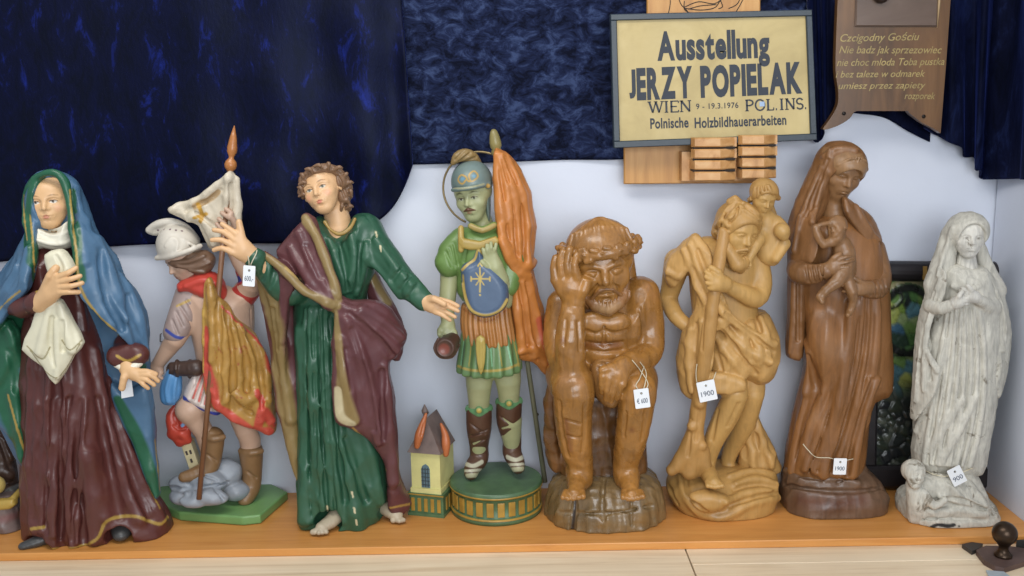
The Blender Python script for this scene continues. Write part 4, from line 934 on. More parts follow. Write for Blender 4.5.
# helmet, crest, halo
hp = F.S((106, 122, 118)); hp.ball(472, 182, 2, 21, 22, 25, -8); hp.ball(470, 208, 12, 40, 23, 40, -8, 1.5, '-')
hp.chain([(453, 190, 18, 2.2), (462, 189, 27, 2.4), (476, 187, 27, 2.4), (489, 184, 14, 2.2)], k=1.5, n=3)
hp.puff([(484, 178), (490, 182), (491, 200), (490, 222), (486, 214), (484, 196)], 4, 10, 5, k=2)
hp.chain([(488, 186, 16, 3.2)], k=.5)
hp.paint([(466, 180, 1), (462, 184, 1), (458, 180, 1), (461, 175, 1), (466, 177, 1), (468, 181, 1), (473, 181, 1), (478, 176, 1), (474, 171, 1), (469, 175, 1), (470, 180, 1)], GOLD); hp.paint([(454, 188, 1.2), (466, 188, 1.3), (484, 184, 1.2)], (150, 150, 120)); hp.paint([(488, 186, 3)], GOLD); hp.paint([(462, 179, 2), (463, 179, 2)], (100, 140, 160)); hp.paint([(474, 176, 2.2)], (100, 140, 160))
F.make('helmet', hp, M_paint, 0.0018)
cr = F.S((132, 108, 66)); cr.chain([(453, 163, 8, 2.5), (458, 157, 8, 5.5), (466, 155, 6, 6.5), (474, 158, 2, 5), (480, 166, -4, 3)], k=3, n=3)
for q in [[(455, 160, 1), (464, 151, 1)], [(460, 161, 1), (470, 153, 1)], [(466, 161, 1), (476, 157, 1)]]: cr.stroke(q, mode='-', k=1.5)
cr.paint([(462, 164, 3), (474, 164, 3)], (112, 66, 44)); F.make('crest', cr, M_paint, 0.0018)
hl = MB(); hc = F.at(480, 189, -10); hr_ = 38*F.px(1, 480, 189); n_ = 48
hl.tube([hc+np.array([hr_*math.cos(a), -.03*math.cos(a), hr_*.98*math.sin(a)]) for a in np.linspace(math.radians(70), math.radians(246), n_)], F.px(1.1), 8)
hl.build('halo', plain('halo_brass_wire', (150, 130, 92), .35, .6), F.root, True)
# tunic, collar, cuirass, skirts
t = F.S(GRN); t.puff([(460, 232), (482, 225), (504, 230), (512, 246), (510, 300), (462, 300), (456, 262)], 4, 25, 24, k=4); t.chain([(462, 240, 6, 13), (452, 252, 8, 14), (449, 264, 10, 13)], k=3, n=2); t.chain([(447, 262, 10, 12.5), (449, 267, 11, 11)], k=1)
t.chain([(506, 240, 4, 12), (512, 262, 8, 13), (508, 286, 14, 11)], k=3, n=2)
for q in [[(446, 252, 1.2), (452, 266, 1.4)], [(454, 244, 1.2), (458, 264, 1.4)], [(450, 248, 1), (455, 268, 1)], [(468, 242, 1.2), (464, 262, 1.4)]]: t.stroke(q, mode='-', k=2)
t.chain([(471, 226, 22, 3.5), (482, 230, 26, 3.5), (494, 225, 22, 3.5)], k=1.5, n=2); t.paint([(471, 226, 4), (482, 231, 4), (494, 226, 4)], (158, 138, 80)); F.make('tunic', t, M_paint, 0.0022)
co = F.S((168, 142, 72)); co.puff([(462, 238), (480, 241), (496, 236), (498, 245), (480, 250), (462, 248)], 26, 4, 3, k=2, smooth=2, tmin=1.5); co.chain([(461, 228, 20, 3), (461, 238, 25, 3.2), (461, 250, 26, 2.8)], k=1.5, n=2); F.make('collar_band', co, M_gold if False else M_paint, 0.0019)
cu = F.S((78, 96, 120)); cu.puff([(461, 270), (466, 262), (474, 258), (478, 247), (482, 250), (488, 259), (498, 268), (508, 284), (508, 302), (500, 312), (485, 317), (470, 311), (464, 296)], 21, 16, 9, k=3, smooth=3, tmin=2)
ed = [(462, 270, 1.8), (468, 264, 1.8), (475, 259, 1.8), (478, 250, 1.8), (483, 254, 1.8), (489, 262, 1.8)]
cu.stroke([(463, 284, 1.8), (466, 300, 1.8), (472, 311, 1.8), (486, 315, 1.8), (500, 310, 1.8), (507, 300, 1.8)], k=1.5, lift=.5); cu.stroke(ed, k=1.5, lift=.5)
for q in (ed, [(463, 276, 2.2), (464, 290, 2.4), (467, 302, 2.4), (473, 312, 2.6), (486, 316, 2.6), (500, 311, 2.6), (507, 300, 2.4)]): cu.paint(q, (170, 146, 80))
for q in [[(480, 268, .9), (480, 292, .9)], [(472, 279, .9), (489, 279, .9)], [(476, 273, .7), (484, 285, .7)], [(484, 273, .7), (476, 285, .7)], [(478, 266, 1), (480, 263, 1), (482, 266, 1)], [(480, 295, 1.2)], [(471, 277, .9), (471, 281, .9)], [(490, 277, .9), (490, 281, .9)], [(480, 279, 2)]]: cu.paint(q, (190, 166, 90))
F.make('cuirass', cu, M_paint, 0.0017)
os_ = F.S((162, 110, 58)); os_.loft([(302, 462, 511, 26, -22), (318, 461, 513, 31, -23), (330, 462, 515, 33, -24), (342, 464, 516, 34, -24)], folds=[(26, .8, 1.3, 0, 0)]); os_.paint([(462, 308, 1), (486, 322, 1), (512, 306, 1)], (140, 80, 34)); F.make('leather_skirt', os_, M_paint, 0.0019)
gs = F.S((94, 122, 78)); gs.loft([(326, 462, 514, 29, -23), (345, 460, 518, 34, -25), (360, 458, 520, 37, -26), (371, 457, 521, 38, -26)], folds=[(15, .6, 2.0, .4, .3)])
for i, (a, b) in enumerate([(464, 461), (472, 469), (490, 492), (498, 502), (506, 512), (513, 519)]): gs.paint([(a, 338, .9), (b, 366, 1)], (150, 140, 72) if i % 2 else (120, 170, 130))
gs.paint([(458, 366, 1.6), (470, 370, 1.6), (490, 371, 1.6), (506, 369, 1.6), (519, 364, 1.6)], (158, 140, 72)); F.make('tunic_skirt', gs, M_paint, 0.0019)
fp_ = F.S((172, 150, 76)); fp_.puff([(476, 338), (485, 338), (485, 362), (481, 375), (477, 362)], 39, 3, 4, k=1, smooth=2, tmin=1.5); fp_.stroke([(481, 342, 1), (481, 368, 1)], k=1.5); F.make('belt_flap', fp_, M_paint, 0.0018)
for (x0, k0, x1, v1, x2, v2) in [(479, 412, 479, 452, 473, 469), (509, 405, 512, 446, 516, 463)]:
    bt = F.S((82, 56, 42)); bt.floor = .0818; sx = -1 if x0 == 479 else 1
    bt.chain([(x0, k0, -2, 13), (x0, k0+16, -7, 12.5), (x1, v1-6, -15, 9.5), (x1, v1+6, -14, 9.5), (x2, v2-2, -5, 8.5), (x2+sx*2, v2+4, 2, 7)], k=3, n=3)
    for q in [[(x0-8, k0+12, 1), (x0+6, k0+22, 1)], [(x0-8, k0+24, 1), (x0+8, k0+18, 1)], [(x0-6, k0+32, 1), (x0+5, k0+28, 1)]]: bt.stroke(q, mode='-', k=1.5)
    bt.paint([(x2-9, v2-6, 2.6), (x2, v2-3, 2.6), (x2+9, v2-7, 2.6)], (176, 172, 150)); bt.paint([(x2-9, v2+2, 1.8), (x2+8, v2+1, 1.8)], (176, 172, 150)); bt.paint([(x2-6, v2+7, 3), (x2+7, v2+6, 3)], (164, 160, 130))
    F.make('boot', bt, M_paint, 0.0019)
    cf = F.S((98, 142, 98)); cf.chain([(x0-9, k0-3, -2, 5), (x0, k0, 9, 5), (x0+9, k0-4, -2, 5)], k=2, n=2); cf.chain([(x0, k0-2, 12, 4)], k=1); cf.paint([(x0, k0-1, 3.5)], (168, 146, 70)); F.make('boot_cuff', cf, M_paint, 0.0019)
# bucket
bk = F.S((78, 56, 46)); bk.chain([(452, 340, 24, 8), (446, 347, 36, 11)], k=1); bk.ball(444, 349, 45, 9, 9.5, 5, 0, 1, '-')
for q in ((446, 347, 37, 12), (450, 343, 29, 9.6)):
    bk.chain([(q[0]-q[3]*.62, q[1]+q[3]*-.72, q[2], 1.3), (q[0]-q[3]*.98, q[1]+1, q[2]+2, 1.3), (q[0]-q[3]*.5, q[1]+q[3]*.84, q[2]+1, 1.3), (q[0]+q[3]*.5, q[1]+q[3]*.84, q[2], 1.3), (q[0]+q[3]*.95, q[1]+2, q[2]-1, 1.3)], k=.8, n=3)
bk.paint([(444, 349, 7)], (120, 62, 48)); F.make('bucket', bk, M_paint, 0.0018)
# banner on its pole
po = MB(); a = F.at(496, 150, -2); e = np.array([*F.at(545, 482, -10)]); po.tube([a, e], F.px(2.6), 12); op = po.build('banner_pole', plain('grey_green_pole_paint', (112, 112, 92), .4), F.root, True)
fi = MB(); dr = a-e; dr /= np.linalg.norm(dr); fi.lathe(F.at(497, 154, -2), [(3*u_, -2*u_), (5.0*u_, 0), (5.0*u_, 3*u_), (4.2*u_, 5*u_), (5.4*u_, 7*u_), (5.6*u_, 11*u_), (4.6*u_, 17*u_), (3.4*u_, 21*u_), (2*u_, 23*u_), (.6*u_, 23.5*u_)], 20, dr); fi.build('finial', plain('dull_gold_finial', (134, 122, 74), .35), op, True)
bn = F.S((184, 116, 56))
bn.puff([(494, 152, 6), (502, 150, 6), (514, 160, 4), (526, 178, 2), (533, 202, 0), (536, 240, -2), (533, 262, -4), (537, 282, -8), (543, 310, -14), (549, 350, -16), (551, 374, -16), (544, 374, -10), (532, 362, -2), (520, 358, 4), (516, 346, 6), (512, 310, 8), (510, 280, 12), (502, 256, 18), (496, 230, 14), (494, 200, 10)], 0, 12, 12, k=4, smooth=3, tmin=2)
bn.folds([(495, 156), (496, 190), (498, 220), (506, 256)], [(508, 156), (526, 190), (532, 230), (530, 262)], 4, 4.5, 2.4)
bn.folds([(512, 282), (514, 310), (518, 345)], [(534, 282), (544, 318), (552, 366)], 3, 4.5, 2.5, seed=3)
for q in [[(500, 226, 3), (510, 256, 5), (524, 268, 5), (534, 262, 4)], [(502, 240, 3), (512, 268, 4), (528, 276, 4)], [(520, 352, 3), (536, 350, 4), (552, 372, 4)]]: bn.stroke(q, k=3, lift=1)
bn.chisel(.7, 26); bn.paint([(540, 320, 5), (548, 350, 7), (552, 368, 6)], (186, 92, 62)); bn.paint([(544, 346, 1.2), (550, 352, 1.2), (548, 360, 1.2), (555, 368, 1.2)], (196, 146, 100))
F.make('banner', bn, M_paint, 0.0021)
# ---------------------------------------------------------------- the seated Christ resting his head on his hand
M_oak = carved('waxed_brown_wood', rough=0.28, grain=0.26, var=0.32, bumpv=0.22, nscale=9, spec=0.6, grain_scale=(70, 70, 9), wear=(84, 56, 32), wear_amt=-.08)
M_lime = carved('waxed_honey_wood', rough=0.42, grain=0.12, var=0.16, bumpv=0.16, nscale=9, spec=0.45, grain_scale=(70, 70, 8))
M_walnut = carved('oiled_walnut', rough=0.36, grain=0.22, var=0.24, bumpv=0.2, nscale=8, spec=0.5, grain_scale=(60, 60, 6))
F = Fig('carved_statue', 'brown wooden statue of a seated thorn-crowned man resting his cheek on his hand', 0.0, 604, 510)
WD = (148, 102, 48); DK = (112, 62, 24)
s = F.S(WD)
# trunk and shoulders
s.puff([(566, 290), (590, 298), (622, 296), (648, 282), (652, 320), (640, 352), (646, 380), (596, 392), (560, 384), (552, 340), (556, 306)], -4, 36, 34, k=6, smooth=3)
s.ball(602, 330, 26, 24, 20, 16, 0, 8); s.ball(592, 322, 34, 14, 10, 8, 0, 6); s.ball(616, 322, 34, 14, 10, 8, 0, 6); s.ball(604, 352, 26, 22, 14, 14, 0, 6)
s.stroke([(604, 312, 1.6), (604, 345, 1.6)], mode='-', k=3); s.stroke([(584, 330, 1.5), (596, 334, 1.6), (604, 330, 1.5), (614, 334, 1.6), (626, 330, 1.5)], mode='-', k=3)
for v in (342, 350): s.stroke([(588, v, 1), (604, v+2, 1), (622, v, 1)], mode='-', k=2.5)
# his left arm (viewer's right)
s.chain([(640, 296, 0, 20), (648, 322, 2, 16), (650, 348, 12, 14), (644, 358, 24, 13), (630, 362, 42, 11), (618, 368, 52, 9.5)], k=5, n=3)
s.stroke([(640, 310, 1.2), (644, 336, 1.4), (640, 352, 1.2)], mode='-', k=3)
hand(s, (622, 366, 52), [(603, 376, 62), (622, 384, 62)], [[(602, 384, 62), (602, 392, 56)], [(607, 390, 63), (606, 399, 56)], [(613, 392, 63), (611, 401, 56)], [(619, 390, 62), (617, 398, 56)]], [(610, 368, 60), (603, 370, 62)], pr=11, fr_=3.8, wr=9)
# his right arm (viewer's left): upper arm back, forearm upright on the knee
s.chain([(563, 304, 0, 16), (558, 334, 10, 15), (562, 358, 28, 15), (570, 366, 42, 14)], k=5, n=3)
s.chain([(571, 364, 46, 15), (570, 340, 46, 15.5), (572, 316, 42, 13), (574, 300, 36, 11.5)], k=4, n=3)
s.stroke([(566, 320, 1.3), (564, 345, 1.4)], mode='-', k=3); s.stroke([(578, 322, 1.3), (580, 350, 1.4)], mode='-', k=3)
hand(s, (574, 300, 40), [(556, 280, 42), (577, 278, 46)], [[(554, 269, 42), (556, 258, 38)], [(560, 265, 45), (563, 252, 41)], [(567, 263, 47), (570, 249, 43)], [(574, 265, 48), (578, 253, 44)]], [(583, 290, 46), (586, 280, 45)], pr=13, fr_=4.6, wr=10)
# legs
s.chain([(570, 376, 10, 24), (572, 384, 40, 23), (574, 392, 48, 21), (573, 410, 44, 19.5), (575, 440, 36, 17), (580, 466, 30, 13.5), (580, 478, 32, 13)], k=5, n=3)
s.chain([(634, 380, 10, 24), (636, 390, 40, 21), (637, 398, 46, 19), (634, 420, 42, 17.5), (630, 444, 36, 15.5), (625, 466, 30, 12.5), (626, 478, 32, 12)], k=5, n=3)
for q in [[(560, 402, 1.2), (562, 430, 1.4), (568, 456, 1.2)], [(584, 404, 1.2), (584, 432, 1.3), (582, 452, 1)], [(626, 412, 1.2), (624, 436, 1.2)], [(646, 410, 1.2), (642, 440, 1.2)], [(566, 420, 1), (580, 424, 1)], [(568, 436, 1), (580, 438, 1)]]: s.stroke(q, mode='-', k=2.5)
# feet sinking into the stump
for x, sx in ((578, -1), (628, 1)):
    s.chain([(x, 474, 32, 12), (x+sx*2, 486, 48, 9), (x+sx*4, 494, 60, 6.5)], k=4, n=2)
    for j in range(5): s.chain([(x+sx*4+(j-2)*4.2, 492, 58, 3.2), (x+sx*5+(j-2)*5, 499-abs(j-1.5), 66, 2.8)], k=1)
fr = F.face(602, 268, 22, 82, 5, -3, -6, 1.3); head(s, fr, gaunt=1.2, lids=.022, ears=False)
s.chain([(604, 290, 0, 18), (606, 312, 4, 22)], k=6)
# closed lids, hollow cheeks, brows
for q in (-1, 1): s.chainw([fr(q*.06*HX, .275, .012), fr(q*.115*HX, .305, -.004), fr(q*.17*HX, .265, .004)], np.array([.016, .022, .014])*fr.s, .03*fr.s); s.chainw([fr(q*.2*HX, .23, .1), fr(q*.1*HX, .315, .095), fr(q*.04*HX, .32, .07)], np.array([.02, .03, .026])*fr.s, .03*fr.s); s.chainw([fr(q*.06*HX, .30, -.11), fr(q*.13*HX, .27, -.2), fr(q*.14*HX, .22, -.28)], np.array([.008, .014, .01])*fr.s, .04*fr.s, '-')
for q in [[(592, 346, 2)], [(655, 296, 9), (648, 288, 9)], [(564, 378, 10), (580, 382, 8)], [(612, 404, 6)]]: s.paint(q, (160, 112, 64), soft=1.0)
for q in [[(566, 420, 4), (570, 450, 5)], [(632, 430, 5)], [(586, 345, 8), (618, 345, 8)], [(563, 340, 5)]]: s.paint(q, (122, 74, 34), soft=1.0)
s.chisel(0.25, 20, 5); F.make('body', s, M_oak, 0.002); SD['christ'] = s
bd = F.S((124, 84, 46))
bd.chainw([fr(-.235*HX, .1, -.16), fr(-.2*HX, .16, -.30), fr(-.12*HX, .22, -.40), fr(0, .26, -.45), fr(.12*HX, .22, -.40), fr(.2*HX, .16, -.30), fr(.235*HX, .1, -.16)], np.array([.035, .06, .08, .09, .08, .06, .035])*fr.s, .004)
bd.chainw([fr(-.15*HX, .25, -.30), fr(-.07*HX, .315, -.205), fr(0, .335, -.185), fr(.07*HX, .315, -.205), fr(.15*HX, .25, -.30)], np.array([.022, .026, .018, .026, .022])*fr.s, .002)
for i in range(13): x = (i-6)*.04; bd.chainw([fr(x*HX*1.05, .325-abs(x)*.55, -.35+abs(x)*.3), fr(x*1.0*HX, .33-abs(x)*.55, -.42+abs(x)*.3), fr(x*.8*HX, .27-abs(x)*.4, -.53+abs(x)*.35)], np.array([.012, .019, .008])*fr.s, .0012)
bd.paint3([fr(-.1, .34, -.44), fr(.1, .34, -.44)], [.13*fr.s, .13*fr.s], (150, 114, 74), .9); F.make('beard', bd, M_oak, 0.0017)
hr = F.S((144, 100, 50)); hr.ellw(fr(0, -.05, .24), np.array([.42, .43, .37])*fr.s, fr.R); hr.ellw(fr(0, .36, -.16), np.array([.38, .28, .42])*fr.s, fr.R, .012, '-')
hr.chain([(578, 250, -2, 8), (572, 275, -10, 9), (568, 300, -12, 8)], k=4, n=2); hr.chain([(626, 250, -4, 7), (629, 275, -8, 7.5), (632, 300, -10, 8)], k=4, n=2)
for i in range(19):
    x = (i-9)*.042; tw = .02*math.sin(i*2.1)
    hr.chainw([fr(.02+x*.15, .0+abs(x)*.1, .615), fr(x*.75*HX+tw, .2-abs(x)*.15, .555-abs(x)*.22), fr(x*.86*HX, .35-abs(x)*.5, .33)], np.array([.012, .022, .02])*fr.s, .004)
F.make('hair', hr, M_oak, 0.0018)
cr = F.S((142, 98, 48)); pts = []
for i in range(25):
    a = 2*math.pi*i/24; pts.append(fr(.375*math.cos(a)*HX*.98, -.05+.395*math.sin(a), .25+.012*math.sin(3*a)))
pts = np.array(pts); cr.chainw(pts, np.full(25, .07)*fr.s, .003)
rq = random.Random(3)
for i in range(40):
    a = 2*math.pi*i/40; rr2 = .41+rq.uniform(-.015, .02); z = .25+(.045 if i % 2 else -.04)+rq.uniform(-.02, .02)
    cr.chainw([fr(rr2*math.cos(a)*HX, -.05+rr2*math.sin(a), z), fr((rr2+.012)*math.cos(a+.10)*HX, -.05+(rr2+.012)*math.sin(a+.10), z+rq.uniform(-.02, .02))], np.array([.045, .034])*fr.s, .0025)
for i in range(14):
    a = 2*math.pi*i/14+.2; cr.chainw([fr(.43*math.cos(a)*HX, -.05+.44*math.sin(a), .25), fr(.46*math.cos(a+.05)*HX, -.05+.47*math.sin(a+.05), .27)], np.array([.02, .010])*fr.s, .002)
F.make('crown_of_thorns', cr, M_oak, 0.0018)
se = F.S((104, 70, 38)); se.puff([(556, 386), (648, 386), (646, 440), (640, 480), (566, 480), (556, 440)], -10, 26, 16, k=4)
se.chain([(556, 384, 12, 8), (551, 400, 12, 7), (552, 420, 10, 8), (551, 440, 6, 8), (558, 462, 0, 10)], k=3, n=2); se.chisel(0.72, 18, 8); F.make('seat_block', se, M_oak, 0.0024)
lc = F.S((144, 102, 56)); lc.puff([(592, 362), (608, 358), (634, 366), (640, 384), (622, 400), (612, 408), (598, 400), (590, 382)], 36, 14, 12, k=3)
for q in [[(598, 368, 1.4), (610, 384, 1.6), (612, 402, 1.4)], [(626, 370, 1.4), (618, 388, 1.6)], [(606, 362, 1.4), (618, 378, 1.5)]]: lc.stroke(q, mode='-', k=2.5)
F.make('loincloth', lc, M_oak, 0.0022)
st = F.S((116, 94, 62)); st.loft([(468, 560, 648, 32, -40), (480, 552, 658, 46, -44), (496, 547, 663, 52, -46), (516, 546, 664, 54, -48), (536, 550, 660, 54, -48), (560, 552, 658, 54, -48)], e=2.3, folds=[(21, .6, .9, .4, .6), (9, .8, .6, 1.2, 0)], cap=10)
st.stroke([(577, 474, 1.5), (575, 500, 3.0), (572, 534, 4.0)], mode='-', k=1, lift=.5); st.stroke([(631, 500, 1.2), (632, 526, 1.5)], mode='-', k=1.5); st.stroke([(560, 512, 1.5), (604, 514, 1.6), (652, 506, 1.5)], mode='-', k=3); st.stroke([(604, 480, 2), (602, 500, 2.5), (604, 520, 2)], mode='-', k=3)
st.chisel(0.50, 16, 9); st.paint([(576, 470, 1.0), (575, 505, 2), (572, 534, 3)], (40, 26, 14), soft=.6)
for q in [(560, 520, 10), (600, 524, 12), (640, 520, 12)]: st.paint([q], (128, 98, 56), soft=1)
F.make('stump_base', st, M_oak, 0.0024)
# ---------------------------------------------------------------- the bearded bearer with a child on his shoulder
F = Fig('carved_statue', 'honey-coloured wooden statue of a bearded man with staff carrying a child on his shoulder', 0.03, 722, 500)
WD = (182, 142, 82)
s = F.S(WD)
s.puff([(690, 246), (716, 236), (744, 240), (758, 262), (756, 300), (760, 350), (700, 350), (692, 310)], 2, 26, 26, k=5, smooth=3)
s.chain([(678, 262, -2, 14), (671, 288, -10, 10), (669, 300, -10, 9), (676, 316, 8, 8), (690, 328, 14, 7)], k=4, n=3)
s.chain([(756, 262, 6, 13), (761, 284, 14, 11), (756, 298, 24, 10), (740, 292, 36, 8.5), (724, 284, 42, 6.5)], k=4, n=3)
hand(s, (724, 284, 43), [(710, 275, 50), (713, 288, 50)], [[(706, 272, 48), (710, 270, 42)], [(706, 277, 50), (709, 276, 43)], [(707, 283, 50), (710, 283, 43)], [(709, 288, 49), (712, 288, 43)]], [(718, 272, 48), (711, 268, 46)], pr=8, fr_=2.7, wr=7)
s.chain([(726, 352, 10, 20), (732, 386, 22, 15), (735, 396, 27, 12.5), (726, 416, 22, 12.5), (714, 440, 16, 10), (708, 462, 12, 7.5), (708, 474, 14, 8)], k=4, n=3)
s.chain([(748, 350, 0, 18), (752, 388, 8, 13), (752, 398, 10, 11), (744, 424, 0, 11), (732, 448, -10, 8.5), (728, 462, -12, 7), (730, 470, -8, 7)], k=4, n=3)
s.chain([(708, 472, 20, 8.5), (711, 478, 34, 8), (714, 483, 44, 6.5)], k=3, n=2)
for j in range(5): s.chain([(710+(j-2)*3+3, 482, 43, 2.6), (711+(j-2)*3.6+4, 487-abs(j-2)*.6, 50, 2.5)], k=1)
s.stroke([(718, 410, 1), (712, 440, 1.2)], mode='-', k=3); s.stroke([(738, 404, 1), (728, 426, 1)], mode='-', k=3)
for q in [[(722, 262, 1.2), (734, 268, 1.3), (748, 266, 1.2)]]: s.stroke(q, mode='-', k=3)
fr = F.face(738, 232, 24, 56, 38, -14, 8); head(s, fr, gaunt=.6); s.chain([(734, 242, 10, 13), (730, 258, 6, 16)], k=5)
F.make('body', s, M_lime, 0.002)
hr = F.S((170, 130, 74)); hr.ellw(fr(0, -.07, .17), np.array([.40, .45, .38])*fr.s, fr.R); hr.ellw(fr(0, .38, -.14), np.array([.36, .27, .40])*fr.s, fr.R, .012, '-')
hr.chain([(722, 224, 16, 8), (718, 232, 14, 7), (724, 238, 14, 6)], k=2, n=2); hr.chain([(730, 202, 26, 4), (735, 199, 28, 4), (740, 203, 28, 3.5)], k=1.5)
for q in [[(738, 202, 2), (728, 208, 2.6), (720, 220, 2.2)], [(740, 203, 2), (733, 212, 2.6), (724, 226, 2.2)], [(742, 204, 2), (740, 212, 2.6), (730, 218, 2.2)], [(743, 203, 2), (750, 208, 2.4), (758, 214, 2)], [(740, 206, 2), (748, 213, 2.4), (758, 219, 2)], [(724, 214, 2), (720, 226, 2.6), (724, 236, 2)]]: hr.stroke(q, k=1.5, lift=1)
for q in [[(735, 206, 1.2), (726, 216, 1.4), (720, 230, 1.2)], [(738, 208, 1.2), (736, 216, 1.4), (728, 224, 1.2)], [(742, 207, 1.2), (750, 211, 1.4), (758, 217, 1.2)]]: hr.stroke(q, k=1, mode='-')
for q in [[(716, 226, 2.4), (722, 220, 2.4), (728, 226, 2.4)], [(716, 232, 2.2), (722, 236, 2.4), (728, 232, 2)]]: hr.stroke(q, k=1.5, lift=1)
F.make('hair', hr, M_lime, 0.0018)
bd = F.S((172, 132, 76)); bd.chainw([fr(-.24*HX, .1, -.12), fr(-.2*HX, .2, -.3), fr(-.05, .3, -.5), fr(.1, .25, -.62)], np.array([.05, .1, .15, .08])*fr.s, .004); bd.chainw([fr(.22*HX, .1, -.14), fr(.18*HX, .2, -.3), fr(.05, .3, -.48)], np.array([.05, .09, .13])*fr.s, .004); bd.chainw([fr(-.13*HX, .27, -.27), fr(0, .37, -.19), fr(.13*HX, .27, -.27)], np.array([.03, .036, .03])*fr.s, .002)
for i in range(9): x = (i-4)*.055; bd.chainw([fr(x, .36-abs(x)*.6, -.36+abs(x)*.4), fr(x*.9+.02+.02*math.sin(i*2), .40-abs(x)*.6, -.46+abs(x)*.3), fr(x*.6+.06, .34-abs(x)*.4, -.62)], np.array([.018, .026, .014])*fr.s, .002)
F.make('beard', bd, M_lime, 0.0017)
# child
ch = F.S((180, 142, 84)); cf_ = F.face(763, 198, 20, 36, 30, -22, 6); head(ch, cf_, ears=True)
ch.puff([(756, 212), (770, 208), (779, 222), (782, 240), (780, 260), (770, 266), (756, 256)], 14, 11, 11, k=4); ch.chain([(766, 205, 10, 7), (768, 216, 8, 9)], k=3)
ch.chain([(776, 222, 16, 7), (783, 230, 24, 7), (784, 236, 30, 5)], k=2.5, n=2); ch.ball(782, 231, 30, 8, 8, 8, 0, 2)
ch.chain([(760, 236, 18, 9), (756, 244, 28, 6), (750, 256, 32, 4.5), (748, 262, 32, 3.6)], k=3, n=2)
for j in range(4): ch.chain([(748+j*1.6-2, 261, 33, 1.5), (747+j*1.8-2, 266, 34, 1.3)], k=.6)
ch.chain([(776, 250, 14, 9), (784, 244, 22, 6.5), (776, 258, 24, 5)], k=3, n=2)
oc = F.make('child', ch, M_lime, 0.0017)
h2 = F.S((172, 132, 76)); h2.ellw(cf_(0, -.05, .17), np.array([.40, .43, .38])*cf_.s, cf_.R); h2.ellw(cf_(0, .34, -.12), np.array([.40, .27, .40])*cf_.s, cf_.R, .008, '-'); h2.chain([(750, 200, 12, 3), (760, 193, 24, 3), (772, 194, 26, 3), (778, 198, 18, 3)], k=2, n=2); h2.folds([(750, 198), (754, 188)], [(776, 196), (770, 186)], 5, 1.6, 1, k=1.2, kg=1); F.make('hair', h2, M_lime, 0.0016, oc)
# staff
sf = F.S((172, 130, 74)); sf.chain([(724, 232, 34, 6), (714, 296, 42, 6.5), (706, 350, 38, 8), (698, 410, 28, 8), (694, 440, 24, 9), (690, 470, 20, 10)], k=2, n=3); sf.chain([(694, 440, 24, 9), (676, 466, 22, 7), (672, 470, 22, 6)], k=6); sf.chain([(706, 472, 22, 7), (702, 450, 24, 7)], k=5)
for q in [[(701, 400, 1), (696, 440, 1.4)], [(692, 420, 1), (688, 456, 1.2)], [(706, 300, .8), (702, 350, 1)]]: sf.stroke(q, mode='-', k=2)
for c in [(700, 404, 36, 5), (692, 426, 31, 5), (703, 446, 30, 4)]: sf.chain([c], k=3)
sf.chisel(0.23, 16); F.make('staff', sf, M_lime, 0.002)
# drapery
d = F.S((183, 142, 84))
d.puff([(684, 240, 12), (696, 234, 20), (710, 250, 28), (722, 290, 34), (730, 318, 34), (716, 330, 34), (702, 320, 30), (694, 290, 20), (686, 270, 10), (674, 288, 10), (664, 278, 8), (666, 262, 8), (676, 248, 8)], 0, 10, 11, k=4, smooth=3, tmin=2)
d.puff([(716, 304), (744, 312), (764, 310), (776, 330), (779, 352), (772, 376), (756, 384), (742, 378), (728, 386), (714, 378), (704, 368), (704, 330)], 6, 31, 26, k=4, smooth=3, tmin=2)
d.puff([(690, 318, 22), (702, 306, 30), (712, 320, 36), (714, 350, 38), (708, 382, 32), (694, 398, 20), (682, 392, 14), (676, 366, 10), (680, 338, 14)], 0, 10, 11, k=4, smooth=3, tmin=2)
d.puff([(700, 374, 30), (716, 372, 36), (742, 378, 34), (744, 390, 32), (726, 394, 36), (704, 392, 32)], 0, 7, 7, k=3, smooth=3, tmin=2)
d.puff([(748, 392), (756, 412), (768, 436), (778, 458), (779, 470), (760, 474), (738, 468), (740, 440), (746, 416)], -12, 14, 14, k=3, smooth=3, tmin=2)
d.folds([(722, 314), (736, 334), (746, 360)], [(770, 318), (776, 340), (774, 364)], 3, 4, 2.2)
for q in [[(720, 308, 3.5), (744, 330, 4.5), (774, 344, 4)], [(718, 320, 3.5), (740, 346, 4.5), (770, 362, 4)], [(716, 336, 3), (730, 358, 4), (744, 376, 3)], [(690, 246, 3), (704, 280, 4), (722, 312, 4)], [(684, 250, 3), (696, 282, 4), (712, 318, 4)], [(690, 330, 3), (688, 360, 4), (692, 390, 4)], [(702, 322, 3), (702, 356, 4), (702, 388, 3)], [(668, 272, 3), (680, 278, 3), (686, 270, 2)], [(756, 420, 3), (764, 446, 4), (772, 466, 3)], [(748, 420, 3), (750, 446, 4), (754, 468, 3)]]: d.stroke(q, k=3, lift=.8)
for q in [[(726, 314, 2), (750, 334, 2.2), (774, 352, 2)], [(722, 330, 2), (738, 352, 2.2), (756, 374, 2)], [(698, 250, 1.6), (712, 288, 2)], [(696, 324, 2), (695, 386, 2)], [(752, 416, 2), (758, 450, 2)], [(712, 340, 1.6), (722, 370, 2)]]: d.stroke(q, k=2, mode='-', lift=.6)
d.chisel(.6, 22, 4); F.make('drapery', d, M_lime, 0.0021); SD['bearer'] = Sdf(F.Yb); SD['bearer'].ops = s.ops+sf.ops+d.ops
b = F.S((174, 134, 76)); b.loft([(464, 676, 768, 12, -34), (476, 668, 776, 28, -38), (488, 667, 777, 40, -38), (500, 672, 775, 42, -40), (516, 684, 769, 41, -40), (540, 690, 766, 41, -40)], e=2.3, cap=9)
